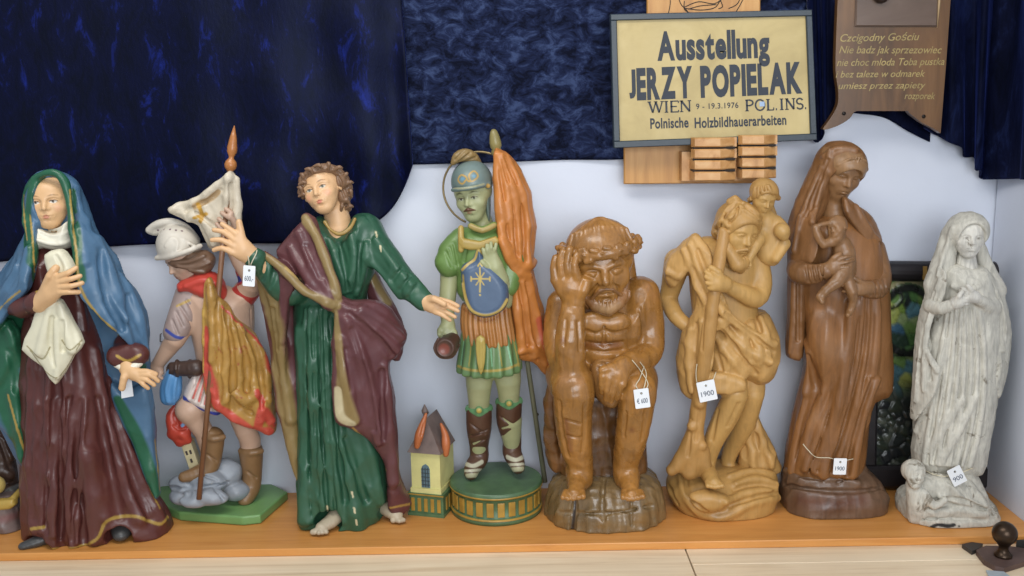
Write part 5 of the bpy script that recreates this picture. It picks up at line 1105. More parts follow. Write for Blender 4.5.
b.puff([(690, 494), (708, 490), (728, 496), (724, 508), (704, 512), (692, 504)], 42, 9, 9, k=4)
for q in [[(680, 474, 3), (684, 494, 4), (700, 512, 5), (724, 518, 4), (748, 504, 4), (778, 498, 3)], [(736, 484, 3), (756, 478, 4), (776, 484, 3)], [(726, 502, 3), (748, 492, 4), (776, 490, 3)], [(730, 476, 2), (752, 470, 3), (774, 474, 2)]]: b.stroke(q, k=4, lift=1)
for q in [[(686, 478, 2), (690, 498, 2.4), (706, 512, 2.4)], [(730, 506, 2), (752, 498, 2.4), (778, 493, 2)], [(734, 490, 2), (756, 484, 2.4), (778, 488, 2)], [(668, 486, 2), (678, 504, 2)]]: b.stroke(q, k=3, mode='-')
b.chisel(0.27, 20, 6); F.make('water_base', b, M_lime, 0.0024)
# ---------------------------------------------------------------- the walnut mother with child
F = Fig('carved_statue', 'dark walnut statue of a veiled mother looking down at the child in her arms', 0.035, 832, 498)
WD = (128, 86, 48)
g = F.S(WD)
g.puff([(806, 222), (836, 212), (868, 222), (884, 266), (888, 320), (890, 388), (872, 400), (866, 430), (862, 470), (858, 496), (790, 496), (786, 464), (794, 415), (806, 362), (800, 320), (796, 270)], 0, 33, 34, k=5, smooth=3, tmin=3)
g.folds([(806, 370), (796, 410), (790, 440), (788, 470)], [(838, 380), (822, 410), (812, 440), (806, 472)], 2, 5, 3.2, seed=5)
g.folds([(848, 296), (842, 350), (824, 410), (800, 468)], [(880, 296), (880, 350), (866, 420), (852, 474)], 5, 5, 3.8, seed=7, taper=.5)
g.folds([(864, 380), (852, 420), (836, 474)], [(884, 380), (868, 420), (862, 474)], 2, 4, 3, seed=9)
g.ball(826, 345, 24, 17, 36, 16, -10, 8)
for q in [[(796, 330, 3), (812, 352, 4), (806, 392, 4)], [(850, 304, 3), (846, 370, 5), (828, 440, 5), (824, 476, 4)]]: g.stroke(q, k=4, lift=1)
g.stroke([(808, 355, 2), (814, 380, 3), (820, 394, 2)], mode='-', k=2.5); 
for q in [(830, 350, 22), (815, 420, 14)]: g.paint([q], (136, 96, 60), soft=1)
g.chisel(.55, 24, 7); F.make('gown', g, M_walnut, 0.0023)
m = F.S((122, 84, 50))
vf = F.face(842, 173, 12, 54, 30, -20, 10, 1.2)
m.ellw(vf(0, -.06, .14), np.array([.42, .46, .42])*vf.s, vf.R); m.chain([(834, 160, 4, 18), (820, 185, 4, 16), (806, 215, 4, 15), (796, 240, 4, 11)], k=6, n=3)
m.ellw(vf(0, .38, -.14), np.array([.36, .32, .46])*vf.s, vf.R, .004, '-')
m.puff([(800, 205, 10), (812, 214, 24), (818, 240, 34), (812, 262, 34), (800, 262, 26), (790, 262, 14), (788, 246, 8)], 0, 8, 9, k=3, smooth=3, tmin=2)
m.puff([(842, 196, 20), (856, 204, 20), (872, 216, 12), (880, 236, 8), (879, 243, 10), (866, 242, 22), (854, 226, 30), (844, 212, 28)], 0, 8, 8, k=3, smooth=3, tmin=2)
m.puff([(862, 236, 4), (878, 240, -4), (886, 280, -6), (889, 330, -6), (891, 386, -4), (880, 392, 2), (872, 380, 10), (868, 330, 16), (866, 280, 18)], 0, 10, 10, k=3, smooth=3, tmin=2)
m.puff([(800, 250), (808, 270), (806, 300), (802, 355), (790, 358), (786, 350), (788, 310), (789, 270)], 4, 13, 10, k=3, smooth=3, tmin=2)
for q in [[(824, 156, 2.5), (838, 148, 3), (856, 150, 2.5)], [(822, 168, 2.5), (812, 190, 3), (800, 222, 3)], [(828, 172, 2.5), (820, 196, 3), (812, 222, 3)], [(800, 216, 2.5), (794, 250, 3)], [(856, 206, 2), (868, 228, 3), (878, 240, 2)], [(874, 250, 2.5), (880, 310, 4), (884, 380, 3)], [(870, 260, 2), (872, 320, 3), (876, 384, 3)], [(794, 270, 3), (794, 320, 4), (790, 352, 3)], [(830, 150, 2), (824, 176, 2), (816, 205, 2)]]: m.stroke(q, k=3, lift=.8)
for q in [[(828, 160, 1.4), (818, 186, 1.8), (806, 216, 1.8)], [(877, 262, 1.6), (878, 330, 2.2), (880, 384, 2)], [(798, 280, 1.6), (798, 340, 2)]]: m.stroke(q, k=2, mode='-')
m.chisel(0.23, 16, 8); F.make('veil', m, M_walnut, 0.0021)
s = F.S((130, 94, 60)); head(s, vf, ears=False); s.chain([(836, 190, 6, 11), (834, 208, 4, 13), (834, 230, 2, 18)], k=4)
hand(s, (826, 270, 46), [(838, 260, 52), (840, 272, 52)], [[(846, 257, 53), (852, 256, 50)], [(847, 262, 54), (854, 260, 50)], [(848, 267, 54), (853, 266, 50)], [(846, 272, 53), (850, 272, 50)]], [(834, 258, 52), (840, 254, 52)], pr=7, fr_=2.2, wr=6)
hand(s, (868, 288, 40), [(852, 284, 48), (856, 293, 48)], [[(845, 281, 48), (839, 278, 46)], [(846, 286, 50), (840, 284, 48)], [(849, 291, 50), (843, 291, 48)], [(853, 294, 49), (848, 295, 47)]], [(858, 281, 48), (852, 277, 48)], pr=7, fr_=2.2, wr=6)
F.make('body', s, M_walnut, 0.0018)
hr = F.S((138, 104, 70)); hr.ellw(vf(0, .06, .2), np.array([.37, .37, .31])*vf.s, vf.R); hr.ellw(vf(0, .42, -.16), np.array([.29, .26, .40])*vf.s, vf.R, .003, '-')
for i in range(7): hr.chainw([vf((i-3)*.05, .34, .46-abs(i-3)*.015), vf((i-3)*.1, .36-abs(i-3)*.03, .32-abs(i-3)*.03), vf((-.32 if i < 3 else .32), .16, .12)], np.array([.02, .022, .02])*vf.s, .002)
F.make('hair', hr, M_walnut, 0.0018)
for nm, pts in (('sleeve', [(799, 240, 4, 11.5), (799, 262, 10, 11.5), (800, 272, 26, 12), (814, 274, 40, 10), (826, 271, 46, 8.5)]), ('sleeve', [(872, 250, 6, 13), (879, 275, 12, 12), (877, 288, 24, 11), (868, 289, 38, 9)])):
    sl = F.S((122, 86, 54)); sl.chain(pts, k=4, n=3); a_ = pts[-2]
    for i in range(4): sl.stroke([(a_[0]-8+i*5, a_[1]-8, 1.1), (a_[0]-5+i*5, a_[1]+8, 1.2)], mode='-', k=2)
    F.make(nm, sl, M_walnut, 0.0019)
c = F.S((130, 94, 60)); cf_ = F.face(837, 229, 44, 28, -30, 4, -20); head(c, cf_, ears=True)
c.chain([(838, 238, 40, 8), (844, 252, 42, 11), (846, 270, 42, 10)], k=4, n=2); c.chain([(836, 240, 46, 5), (824, 244, 48, 4.5), (818, 236, 48, 4), (816, 228, 47, 3.4)], k=3, n=2); c.chain([(816, 228, 47, 3), (820, 225, 48, 2.4), (828, 223, 46, 2)], k=2, n=2)
c.chain([(846, 268, 48, 8), (836, 282, 54, 6.5), (826, 290, 54, 5), (820, 297, 54, 4)], k=3, n=2); c.chain([(820, 297, 54, 4), (822, 302, 58, 2.6)], k=2); c.chain([(846, 276, 46, 7), (852, 292, 52, 5.5), (853, 302, 50, 4), (850, 311, 50, 3.6), (848, 315, 54, 2.4)], k=3, n=2)
c.chisel(0.25, 12); F.make('child', c, M_walnut, 0.0017)
b = F.S((100, 76, 58)); b.loft([(462, 792, 862, 22, -20), (470, 786, 868, 34, -24), (478, 784, 876, 40, -28), (490, 782, 884, 44, -30), (500, 782, 884, 45, -30), (530, 785, 880, 45, -30)], e=3.0, cap=6)
for q in [[(792, 462, 3), (816, 474, 4), (846, 476, 4), (864, 468, 3)], [(786, 470, 2.5), (806, 482, 3.5), (830, 478, 3), (858, 484, 3)]]: b.stroke(q, k=4, lift=1)
for q in [[(784, 484, 1.6), (812, 490, 2), (850, 492, 2), (882, 488, 1.6)], [(800, 476, 1.6), (822, 480, 1.8)], [(838, 482, 1.5), (856, 476, 1.6)]]: b.stroke(q, k=3, mode='-')
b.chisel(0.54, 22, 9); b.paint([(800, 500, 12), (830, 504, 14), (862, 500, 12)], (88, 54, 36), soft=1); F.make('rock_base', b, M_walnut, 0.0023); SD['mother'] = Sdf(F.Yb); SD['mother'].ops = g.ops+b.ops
# ---------------------------------------------------------------- the white plaster lady with joined hands
M_plast = carved('chipped_white_plaster', rough=0.72, grain=0.24, grain_scale=(90, 90, 16), var=0.18, bumpv=0.45, nscale=26, spec=0.3, wear=(128, 120, 106), wear_amt=.0, wscale=16)
F = Fig('plaster_statue', 'chipped white plaster statue of a veiled lady with crossed hands, at the right end', -0.03, 945, 510)
WP = (190, 186, 174)
g = F.S(WP)
g.puff([(940, 268), (956, 263), (968, 265), (984, 267), (992, 290), (996, 320), (994, 390), (988, 430), (978, 472), (938, 476), (914, 462), (918, 420), (922, 370), (932, 310)], 0, 27, 28, k=4, smooth=3, tmin=3)
g.folds([(946, 310), (936, 370), (926, 430), (922, 462)], [(980, 308), (988, 360), (984, 420), (972, 466)], 8, 2.8, 1.8, k=2.5, kg=1.8, seed=3)
for q in [[(946, 340, 2.5), (932, 390, 3.5), (916, 430, 3)], [(962, 400, 3), (944, 424, 4), (930, 450, 3)], [(976, 396, 2.5), (958, 432, 3.5), (940, 462, 3)], [(952, 286, 1.2), (966, 292, 1.4), (980, 286, 1.2)]]: g.stroke(q, k=3, lift=.8)
g.chain([(932, 306, 12, 8), (942, 308, 26, 6.5), (956, 303, 34, 5)], k=3, n=2); g.chain([(994, 306, 6, 9), (988, 306, 22, 7), (976, 298, 34, 5)], k=3, n=2)
g.chisel(0.20, 12, 3); F.make('gown', g, M_plast, 0.0021)
m = F.S((186, 182, 170)); vf = F.face(968, 237, 8, 42, 20, -1, 2, 1.25)
m.ellw(vf(0, -.08, .14), np.array([.50, .48, .46])*vf.s, vf.R); m.ellw(vf(.02, .42, -.28), np.array([.40, .40, .68])*vf.s, vf.R, .003, '-')
m.chain([(950, 235, -2, 9), (944, 260, 0, 11), (936, 285, 2, 12)], k=4, n=2); m.chain([(980, 245, -2, 5), (986, 268, -2, 8), (996, 290, 0, 10)], k=4, n=2)
m.puff([(938, 268, 8), (946, 276, 20), (944, 296, 22), (934, 322, 20), (930, 350, 20), (938, 366, 24), (932, 390, 18), (922, 410, 12), (912, 420, 4), (912, 380, 0), (916, 330, 0), (926, 290, 2)], 0, 10, 10, k=3, smooth=3, tmin=2)
m.puff([(982, 268, 6), (994, 280, 0), (1004, 300, -4), (1010, 330, -4), (1008, 356, -2), (1003, 380, 0), (996, 398, 6), (990, 380, 12), (994, 340, 10), (996, 310, 10), (988, 288, 12)], 0, 9, 8, k=3, smooth=3, tmin=2)
m.puff([(940, 262), (990, 266), (1004, 310), (1000, 380), (980, 460), (920, 450), (914, 400), (918, 330)], -14, 12, 20, k=3)
for q in [[(940, 280, 2.5), (930, 310, 3), (922, 350, 3.5), (916, 400, 3)], [(936, 320, 2.5), (926, 350, 3), (924, 390, 3)], [(940, 300, 2), (930, 336, 3), (930, 360, 2.5), (938, 372, 2)], [(996, 292, 2), (1004, 320, 3), (1003, 350, 2.5)], [(992, 350, 2), (1000, 362, 3), (994, 386, 3)], [(952, 228, 2), (944, 254, 2), (938, 276, 2)]]: m.stroke(q, k=2.5, lift=.8)
for q in [[(934, 292, 1.4), (922, 330, 2), (918, 380, 2)], [(932, 330, 1.6), (930, 380, 1.8)], [(1000, 300, 1.4), (1006, 345, 1.6)]]: m.stroke(q, k=1.8, mode='-')
m.chisel(0.20, 12, 4); F.make('veil', m, M_plast, 0.0021)
s = F.S((196, 192, 182)); head(s, vf, ears=False); s.chain([(966, 252, 2, 8.5), (966, 268, 2, 11)], k=4)
for q, e in (((956, 303, 34), -1), ((974, 297, 34), 1)): hand(s, q, [(q[0]-e*5, q[1]-6, 38), (q[0]-e*5, q[1]+1, 38)], [[(q[0]-e*9, q[1]-8, 38), (q[0]-e*13, q[1]-9, 36)], [(q[0]-e*10, q[1]-5, 39), (q[0]-e*14, q[1]-6, 36)], [(q[0]-e*9, q[1]-2, 39), (q[0]-e*13, q[1]-2, 37)], [(q[0]-e*8, q[1]+1, 38), (q[0]-e*12, q[1]+1, 37)]], [(q[0]-e*3, q[1]-7, 40), (q[0]-e*6, q[1]-11, 40)], pr=5, fr_=1.9, wr=5)
s.paint3([vf(-.115*HX, .3, .015)], [.05*vf.s], (120, 114, 104), .9); s.paint3([vf(.115*HX, .3, .015)], [.05*vf.s], (120, 114, 104), .9)
F.make('body', s, M_plast, 0.0017)
b = F.S((184, 180, 168)); 
b.puff([(902, 496), (920, 488), (960, 488), (990, 500), (993, 524), (992, 560), (906, 560), (901, 520)], 6, 38, 30, k=3, smooth=2, tmin=8)
b.chain([(926, 486, 22, 13), (950, 490, 22, 16), (974, 500, 20, 13)], k=5, n=2); b.puff([(930, 470), (950, 462), (970, 466), (986, 496), (984, 510), (930, 506)], 2, 24, 14, k=4)
for q in [[(940, 476, 3), (956, 490, 4), (976, 506, 3)], [(960, 474, 3), (976, 492, 3), (988, 508, 3)], [(930, 512, 3), (956, 510, 4), (986, 514, 3)], [(940, 496, 2.5), (962, 502, 3), (986, 506, 2)]]: b.stroke(q, k=2.5, lift=1)
for q in [[(930, 500, 1.6), (960, 498, 1.8), (984, 510, 1.6)], [(948, 480, 1.5), (966, 496, 1.6)], [(908, 520, 1.5), (940, 518, 1.6), (986, 520, 1.5)]]: b.stroke(q, k=2, mode='-')
for q in [[(932, 527, 2.5), (938, 525, 2), (948, 526, 2.5), (954, 525, 2)], [(959, 526, 1.4)]]: b.paint(q, (44, 44, 44), soft=.3)
b.chisel(0.36, 14, 5); F.make('base', b, M_plast, 0.0022); SD['lady'] = Sdf(F.Yb); SD['lady'].ops = g.ops+b.ops
k = F.S((188, 184, 172)); kf = F.face(914, 474, 30, 27, 40, 4, 12); head(k, kf, ears=True); k.chain([(914, 484, 26, 8), (918, 500, 28, 11), (916, 516, 26, 9)], k=4, n=2); k.chain([(924, 494, 34, 5), (934, 506, 40, 4), (944, 500, 40, 3.5)], k=3, n=2)
k.ellw(kf(0, -.08, .12), np.array([.42, .44, .42])*kf.s, kf.R, .002); k.ellw(kf(0, .4, -.1), np.array([.34, .26, .4])*kf.s, kf.R, .002, '-'); head(k, kf, ears=False)
k.chisel(0.18, 10, 6); F.make('kneeling_child', k, M_plast, 0.0018)
# ---------------------------------------------------------------- lettering
def glyphs(body, offset=0.0, shear=0.0, spacing=1.0):
    cu = bpy.data.curves.new('t', 'FONT'); cu.body = body; cu.size = 1.0; cu.offset = offset; cu.shear = shear; cu.space_character = spacing; cu.resolution_u = 4
    o = bpy.data.objects.new('t', cu); C.objects.link(o)
    dg = bpy.context.evaluated_depsgraph_get(); dg.update()
    me = o.evaluated_get(dg).to_mesh()
    v = np.array([q.co[:2] for q in me.vertices]); f = [tuple(p.vertices) for p in me.polygons]
    o.evaluated_get(dg).to_mesh_clear(); bpy.data.objects.remove(o); bpy.data.curves.remove(cu)
    return v, f
CAPH = np.ptp(glyphs('H')[0][:, 1])
def lettering(name, mat, parent, at, lines, thick):
    """lines: (text, x0, x1, base, cap, offset, shear, spacing); at(x, y, h) maps plate coordinates and height above the plate to the room"""
    V, Fc = [], []
    for (tx, x0, x1, b0, cap, off, sh, sp, *tilt) in lines:
        tl = tilt[0] if tilt else 0.0
        if off > .03:                                        # heavy block letters, set one by one
            gl = []; pen = 0.0
            for ch in tx:
                v, f = glyphs(ch, off, sh, 1); v[:, 0] -= v[:, 0].min(); wd = v[:, 0].max()
                if ch == 'J': v[:, 1] = (v[:, 1]-v[:, 1].min())/np.ptp(v[:, 1])*CAPH*1.04
                gl.append((v+np.array([pen, 0]), f)); pen += wd+sp
            for v, f in gl:
                n = len(V); V += [at(x0+x/(pen-sp)*(x1-x0), b0-y*cap/CAPH+tl*x/(pen-sp)*(x1-x0), thick) for x, y in v]; Fc += [tuple(i+n for i in q) for q in f]
            continue
        v, f = glyphs(tx, off, sh, sp)
        mn, mx = v[:, 0].min(), v[:, 0].max(); X = x0+(v[:, 0]-mn)/(mx-mn)*(x1-x0); Y = b0-v[:, 1]*cap/CAPH+tl*(X-x0)
        n = len(V); V += [at(x, y, thick) for x, y in zip(X, Y)]; Fc += [tuple(i+n for i in q) for q in f]
    return link(name, V, Fc, mat, parent, False)
def quad_map(c, Y):
    """plate given by its corner pixels tl, tr, br, bl standing at depth Y; returns at(x, y, h) in plate pixels"""
    w = [P(*q, Y) if np.isscalar(Y) else P(*q, y) for q, y in zip(c, [Y]*4 if np.isscalar(Y) else Y)]
    (x0, y0), (x1, _), (_, y1) = c[0], c[1], c[3]
    nrm = np.cross(w[1]-w[0], w[3]-w[0]); nrm /= np.linalg.norm(nrm)
    if nrm[1] > 0: nrm = -nrm
    def at(x, y, h=0.0):
        a = (x-x0)/(x1-x0); b = (y-y0)/(y1-y0)
        return (w[0]*(1-a)+w[1]*a)*(1-b)+(w[3]*(1-a)+w[2]*a)*b+nrm*h
    return at
def slabm(mb, at, x0, y0, x1, y1, h0, h1, bev=0.0):
    v = [at(x, y, h) for h in (h0, h1) for x, y in ((x0, y0), (x1, y0), (x1, y1), (x0, y1))]
    if bev: 
        u_ = bev; v = [at(x, y, h0) for x, y in ((x0, y0), (x1, y0), (x1, y1), (x0, y1))]+[at(x, y, h1-bev*.0024) for x, y in ((x0, y0), (x1, y0), (x1, y1), (x0, y1))]+[at(x, y, h1) for x, y in ((x0+u_, y0+u_), (x1-u_, y0+u_), (x1-u_, y1-u_), (x0+u_, y1-u_))]
        mb.add(v, [(0, 1, 2, 3), (8, 9, 10, 11)]+[(i, (i+1) % 4, 4+(i+1) % 4, 4+i) for i in range(4)]+[(4+i, 4+(i+1) % 4, 8+(i+1) % 4, 8+i) for i in range(4)])
    else: mb.add(v, [(0, 1, 2, 3), (4, 5, 6, 7)]+[(i, (i+1) % 4, 4+(i+1) % 4, 4+i) for i in range(4)])
# ---------------------------------------------------------------- carved board with two fists
M_board = woodmat('oiled_light_wood', (164, 112, 52), (192, 140, 74), (206, 158, 92), scale=(30, 30, 2.5), rough=.45)
M_fist = woodmat('oiled_light_wood_end', (160, 112, 62), (190, 142, 88), (206, 166, 116), scale=(24, 24, 24), rough=.45)
M_gapshade = plain('finger_gap_shade', (34, 24, 18), .8, bumpv=0)  # near-black colour standing in for shade between the fingers
M_ink = plain('black_ink_line', (30, 28, 26), .7, bumpv=0)
at = quad_map([(624, 0), (757, -2), (757, 183), (624, 184)], 0.122)
B = empty('carved_board', at(690, 184, 0), 'light wooden board carved with a face and two fists that grip the exhibition sign', 'carving')
mb = MB(); slabm(mb, at, 624, 60, 757, 184, -.012, .004, 1); mb.build('body_board', M_board, B)
mb = MB(); slabm(mb, at, 647, -70, 760, 64, -.012, .005, 1); hb = mb.build('head_board', M_board, B)
mb = MB(); ln = [[(676, -12), (680, 4), (687, 12), (692, 24)], [(684, 2), (684, 10), (690, 14)], [(684, 8), (698, 3), (714, 5), (724, -2)], [(684, 9), (700, 11), (714, 9), (720, 2), (728, -6)], [(688, 10), (700, 7), (716, 6)], [(720, 2), (722, 8), (718, 10)], [(728, 10), (738, 4), (742, -14)], [(735, 14), (742, 2), (746, -14)], [(668, -14), (670, 2), (668, 14)], [(690, -30), (704, -34), (720, -30)], [(692, -48), (700, -52), (706, -47)], [(716, -48), (724, -52), (730, -47)]]
for q in ln: mb.tube([at(x, y, .0052) for x, y in catmull(q, 6)], .0011, 6)
mb.build('face_drawing', M_ink, hb)
for x0, x1 in ((686, 730.5), (732, 770)):
    mb = MB(); slabm(mb, at, x0-7 if x0 < 700 else x0-1, 150.5, x1-10, 180, .001, .040); fo = mb.build('fist', M_fist, B)
    for i in range(4):
        y0 = 136+i*11.2-(2 if x0 > 700 else 0); y1 = y0+9.3; w_ = x1-x0; mb = MB()
        hb0 = .0665 if y0 < 149 else .03; pr = [(x0, hb0), (x0+2.5, .084), (x0+w_*.60, .090), (x1-1, .066), (x1, hb0+.001)]
        V = [at(x, y, h) for y in (y0, y0+1.2, y1-1.2, y1) for x, h in [(px_, hh_-(0.003 if y in (y0, y1) and 0 < k_ < 4 else 0)) for k_, (px_, hh_) in enumerate(pr)]]
        n = 5; Fq = [(r*n+k, r*n+k+1, (r+1)*n+k+1, (r+1)*n+k) for r in range(3) for k in range(4)]+[tuple(range(5)), tuple(range(15, 20)), (0, 5, 10, 15), (4, 9, 14, 19), (0, 4, 19, 15)]
        mb.add(V, Fq); mb.build('finger', M_fist, fo)
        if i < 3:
            mb = MB(); slabm(mb, at, x0+1.5, y1-.2, x1-2.5, y0+11.4, hb0+.001 if y0 > 149 else .0672, .0785 if i else .0775); mb.build('gap_shade_strip', M_gapshade, fo)  # dark strip added in each finger gap to imitate its deep shade
# ---------------------------------------------------------------- exhibition sign
M_frame = plain('dark_slate_frame', (44, 54, 62), .42, var=.08)
M_paper = woodmat('yellowed_paper', (166, 147, 98), (184, 165, 113), (194, 176, 126), scale=(7, 7, 7), rough=.55, big=9)
at = quad_map([(610, 14.5), (811, 10), (816, 140), (613.5, 148)], 0.070)
G = empty('exhibition_sign', at(712, 148, 0), 'framed yellowed exhibition sign with dark block lettering above the statues', 'sign')
mb = MB(); X0, X1, Y0, Y1 = 610, 811, 14.5, 148
for a in ((X0, Y0, X1, Y0+6.2), (X0, Y1-7, X1, Y1), (X0, Y0+6, X0+6.2, Y1-6.8), (X1-6.2, Y0+6, X1, Y1-6.8)): slabm(mb, at, *a, -.016, .010, .8)
mb.build('frame', M_frame, G)
mb = MB(); slabm(mb, at, X0+5, Y0+5, X1-5, Y1-5, -.012, .002); mb.build('paper', M_paper, G)
M_let = plain('blue_black_lettering', (40, 46, 56), .6, bumpv=0)
thk = .0026
lettering('lettering', M_let, G, at, [
    ('Ausstellung', 656, 768, 60, 26, .042, 0, .035, .0), ('JERZY', 627, 690, 98.5, 28, .055, 0, .05, -.012), ('POPIELAK', 698, 799, 98, 28, .055, 0, .05, -.012),
    ('9 - 19.3.1976', 693, 735, 111.5, 5.5, .012, 0, 1.1), ('Polnische', 647, 685, 129.5, 10, .026, 0, 1.05), ('Holzbildhauerarbeiten', 691, 782, 130.5, 10, .026, 0, 1.05)], thk)
def strokefont(txt, x, base, cap, adv, mb, wd=.9):
    def seg(a, b, w=1.0):
        a = np.array(a, float); b = np.array(b, float); d = b-a; L = np.hypot(*d); d /= L; n = np.array([-d[1], d[0]])*wd*w*.5
        q = [a-n, b-n, b+n, a+n]; mb.add([at(p[0], p[1], h) for h in (thk-.0004, thk) for p in q], [(0, 1, 2, 3), (4, 5, 6, 7)])
    def arc(c, rx, ry, a0, a1, n=12):
        p = [(c[0]+rx*math.cos(t), c[1]+ry*math.sin(t)) for t in np.linspace(math.radians(a0), math.radians(a1), n)]
        for i in range(n-1): seg(p[i], p[i+1], 1.1)
    for ch in txt:
        w = adv.get(ch, 8); t = base-cap; m_ = base-cap/2; sf = lambda xx, yy: seg((xx-1.8, yy), (xx+1.8, yy), .6)
        if ch == 'W': seg((x, t), (x+w*.27, base), 1.3); seg((x+w*.27, base), (x+w*.5, t), .8); seg((x+w*.5, t), (x+w*.75, base), 1.3); seg((x+w*.75, base), (x+w, t), .8); sf(x, t); sf(x+w*.5, t); sf(x+w, t)
        elif ch == 'I': seg((x+w/2, t), (x+w/2, base), 1.3); sf(x+w/2, t); sf(x+w/2, base)
        elif ch == 'E': seg((x+1, t), (x+1, base), 1.3); [seg((x, yy), (x+w, yy), .8) for yy in (t, base)]; seg((x, m_), (x+w*.8, m_), .8); seg((x+w, t), (x+w, t+2), .7); seg((x+w, base), (x+w, base-2), .7)
        elif ch == 'N': seg((x+1, t), (x+1, base), .9); seg((x+1, t), (x+w-1, base), 1.3); seg((x+w-1, t), (x+w-1, base), .9); sf(x+1, t); sf(x+1, base); sf(x+w-1, t)
        elif ch == 'P': seg((x+1.5, t), (x+1.5, base), 1.3); sf(x+1.5, base); arc((x+w*.45, t+cap*.26), w*.5, cap*.26, -90, 90); seg((x, t), (x+w*.45, t), .8); seg((x+1, t+cap*.52), (x+w*.45, t+cap*.52), .8)
        elif ch == 'O': arc((x+w/2, m_), w/2, cap/2, 0, 360, 20)
        elif ch == 'L': seg((x+1.5, t), (x+1.5, base), 1.3); sf(x+1.5, t); seg((x, base), (x+w, base), .8); seg((x+w, base), (x+w, base-2.5), .7)
        elif ch == 'S': arc((x+w/2, t+cap*.27), w/2, cap*.27, -20, -270, 12); arc((x+w/2, base-cap*.25), w/2, cap*.25, -90, 160, 12)
        elif ch == '.': seg((x, base-.6), (x+1.2, base-.6), 1.4)
        x += w+adv.get(' ', 2)
    return x
mb = MB(); A_ = {'W': 13, 'I': 4, 'E': 8, 'N': 10, 'P': 9, 'O': 10, 'L': 8, 'S': 7, '.': 2, ' ': 2}
strokefont('WIEN', 646.5, 113.5, 11, A_, mb, 1.5); mb.build('serif_lettering', M_let, G)
A_.update({'P': 8, 'O': 9, 'L': 7, 'N': 9, 'S': 6}); mb = MB(); strokefont('POL.INS.', 742, 115, 11, A_, mb, 1.5); mb.build('serif_lettering', M_let, G)
mb = MB(); slabm(mb, at, 756, 106, 761, 111, .0022, .0030); mb.build('sticker', plain('pale_blue_sticker', (150, 170, 196), .5, bumpv=0), G)
# ---------------------------------------------------------------- engraved plaque
M_plq = woodmat('dark_varnished_plank', (66, 46, 28), (96, 67, 39), (120, 86, 52), scale=(16, 16, 3), rough=.32, big=7)
at = quad_map([(835, 0), (947, 0), (942, 132), (833, 132)], 0.095)
Q = empty('engraved_plaque', at(888, 130, 0), 'varnished brown wooden plaque with golden handwriting hanging right of the sign', 'plaque')
ol = catmull([(835, -70), (835, -20), (835, 0), (834, 40), (834, 70), (837, 92), (836, 106), (828, 120), (822, 129), (830, 128), (840, 124), (849, 118), (853, 112)], 3)
out = [tuple(q) for q in ol]+[(856, 110.5), (908, 110.5), (911, 114), (922, 122), (934, 128), (942, 133), (945, 60), (947, 0), (947, -70)]
n = len(out); V = [at(x, y, .0) for x, y in out]+[at(x, y, .020) for x, y in out]
import bmesh
mb = MB(); mb.add(V, [tuple(range(n)), tuple(range(n, 2*n))]+[(i, (i+1) % n, n+(i+1) % n, n+i) for i in range(n)]); mb.build('board', M_plq, Q)
mb = MB(); slabm(mb, at, 852, -70, 934, 27, .018, .026, 1.5); pn = mb.build('relief_panel', woodmat('grey_varnished_relief', (74, 58, 48), (94, 76, 64), (108, 90, 78), scale=(3, 14, 14), rough=.3, big=6), Q)
mb = MB(); mb.lathe(at(876, -3, .024), [(.012, 0), (.017, .004), (.018, .012), (.012, .02), (.003, .023)], 20, at(876, -3, 1)-at(876, -3, 0)); mb.build('knob', plain('dark_wood_knob', (42, 30, 24), .35), pn, True)
mb = MB(); mb.tube([at(936, -20, .021), at(935, 8, .022), at(934.5, 28, .020)], [.004, .003, .0012], 8); mb.build('splinter', plain('pale_split_wood', (170, 142, 104), .5), Q, True)
for x, y in ((843, 113), (924, 116)):
    mb = MB(); mb.lathe(at(x, y, .0205), [(.0045, 0), (.0045, .0012), (.001, .0016)], 14, at(x, y, 1)-at(x, y, 0)); mb.build('screw', plain('dark_screw', (34, 28, 24), .4, .5), Q, True)
M_gilt = plain('faded_gold_ink', (156, 136, 84), .5, bumpv=0, var=.25, nscale=60)
lettering('inscription', M_gilt, Q, at, [('Czcigodny Gościu', 838, 917, 41.5, 7.2, .004, .3, 1.0, -.02), ('Nie badz jak sprzezowiec', 837, 940, 53, 7.2, .004, .3, 1.0), ('nie choc mloda Toba pustka', 835, 943, 65.5, 7, .004, .3, 1.0, -.01), ('i bez taleze w odmarek', 834, 924, 77, 6.6, .003, .3, 1.0, -.01), ('umiesz przez zapiety', 837, 925, 88.5, 6.6, .003, .3, 1.0, -.01), ('rozporek', 904, 935, 98.5, 6.6, .004, .3, 1.0)], .0207)
# ---------------------------------------------------------------- dark framed relief picture
M_blk = plain('worn_black_frame', (36, 32, 34), .38, var=.3, nscale=16)
at = quad_map([(861, 260), (996, 261), (987, 484), (857, 484)], [.148, .148, .118, .118])
K = empty('framed_picture', at(924, 487, 0), 'dark framed stained-glass-like picture leaning on the wall behind the white statue', 'picture')
mb = MB()
for a in ((861, 463, 996, 486), (861, 280, 878, 464), (980, 280, 996, 464)): slabm(mb, at, *a, -.010, .026, 3)
mb.tube([at(861, 270, .012), at(996, 270, .012)], .026, 18); fo = mb.build('frame', M_blk, K)
mb = MB(); slabm(mb, at, 917, 264, 921, 277, .036, .0392); mb.build('gilt_chip', plain('gilt_chip', (150, 118, 62), .4), fo)
nu, nv = 90, 150; V = []; cols = []; rn = np.random.RandomState(5)
gx = np.linspace(876, 982, nu); gy = np.linspace(278, 466, nv); XX, YY = np.meshgrid(gx, gy)
cx_ = rn.uniform(872, 986, 260); cy_ = rn.uniform(274, 470, 260)
D = np.hypot(XX[..., None]-cx_, YY[..., None]-cy_); D.sort(axis=2) if False else None
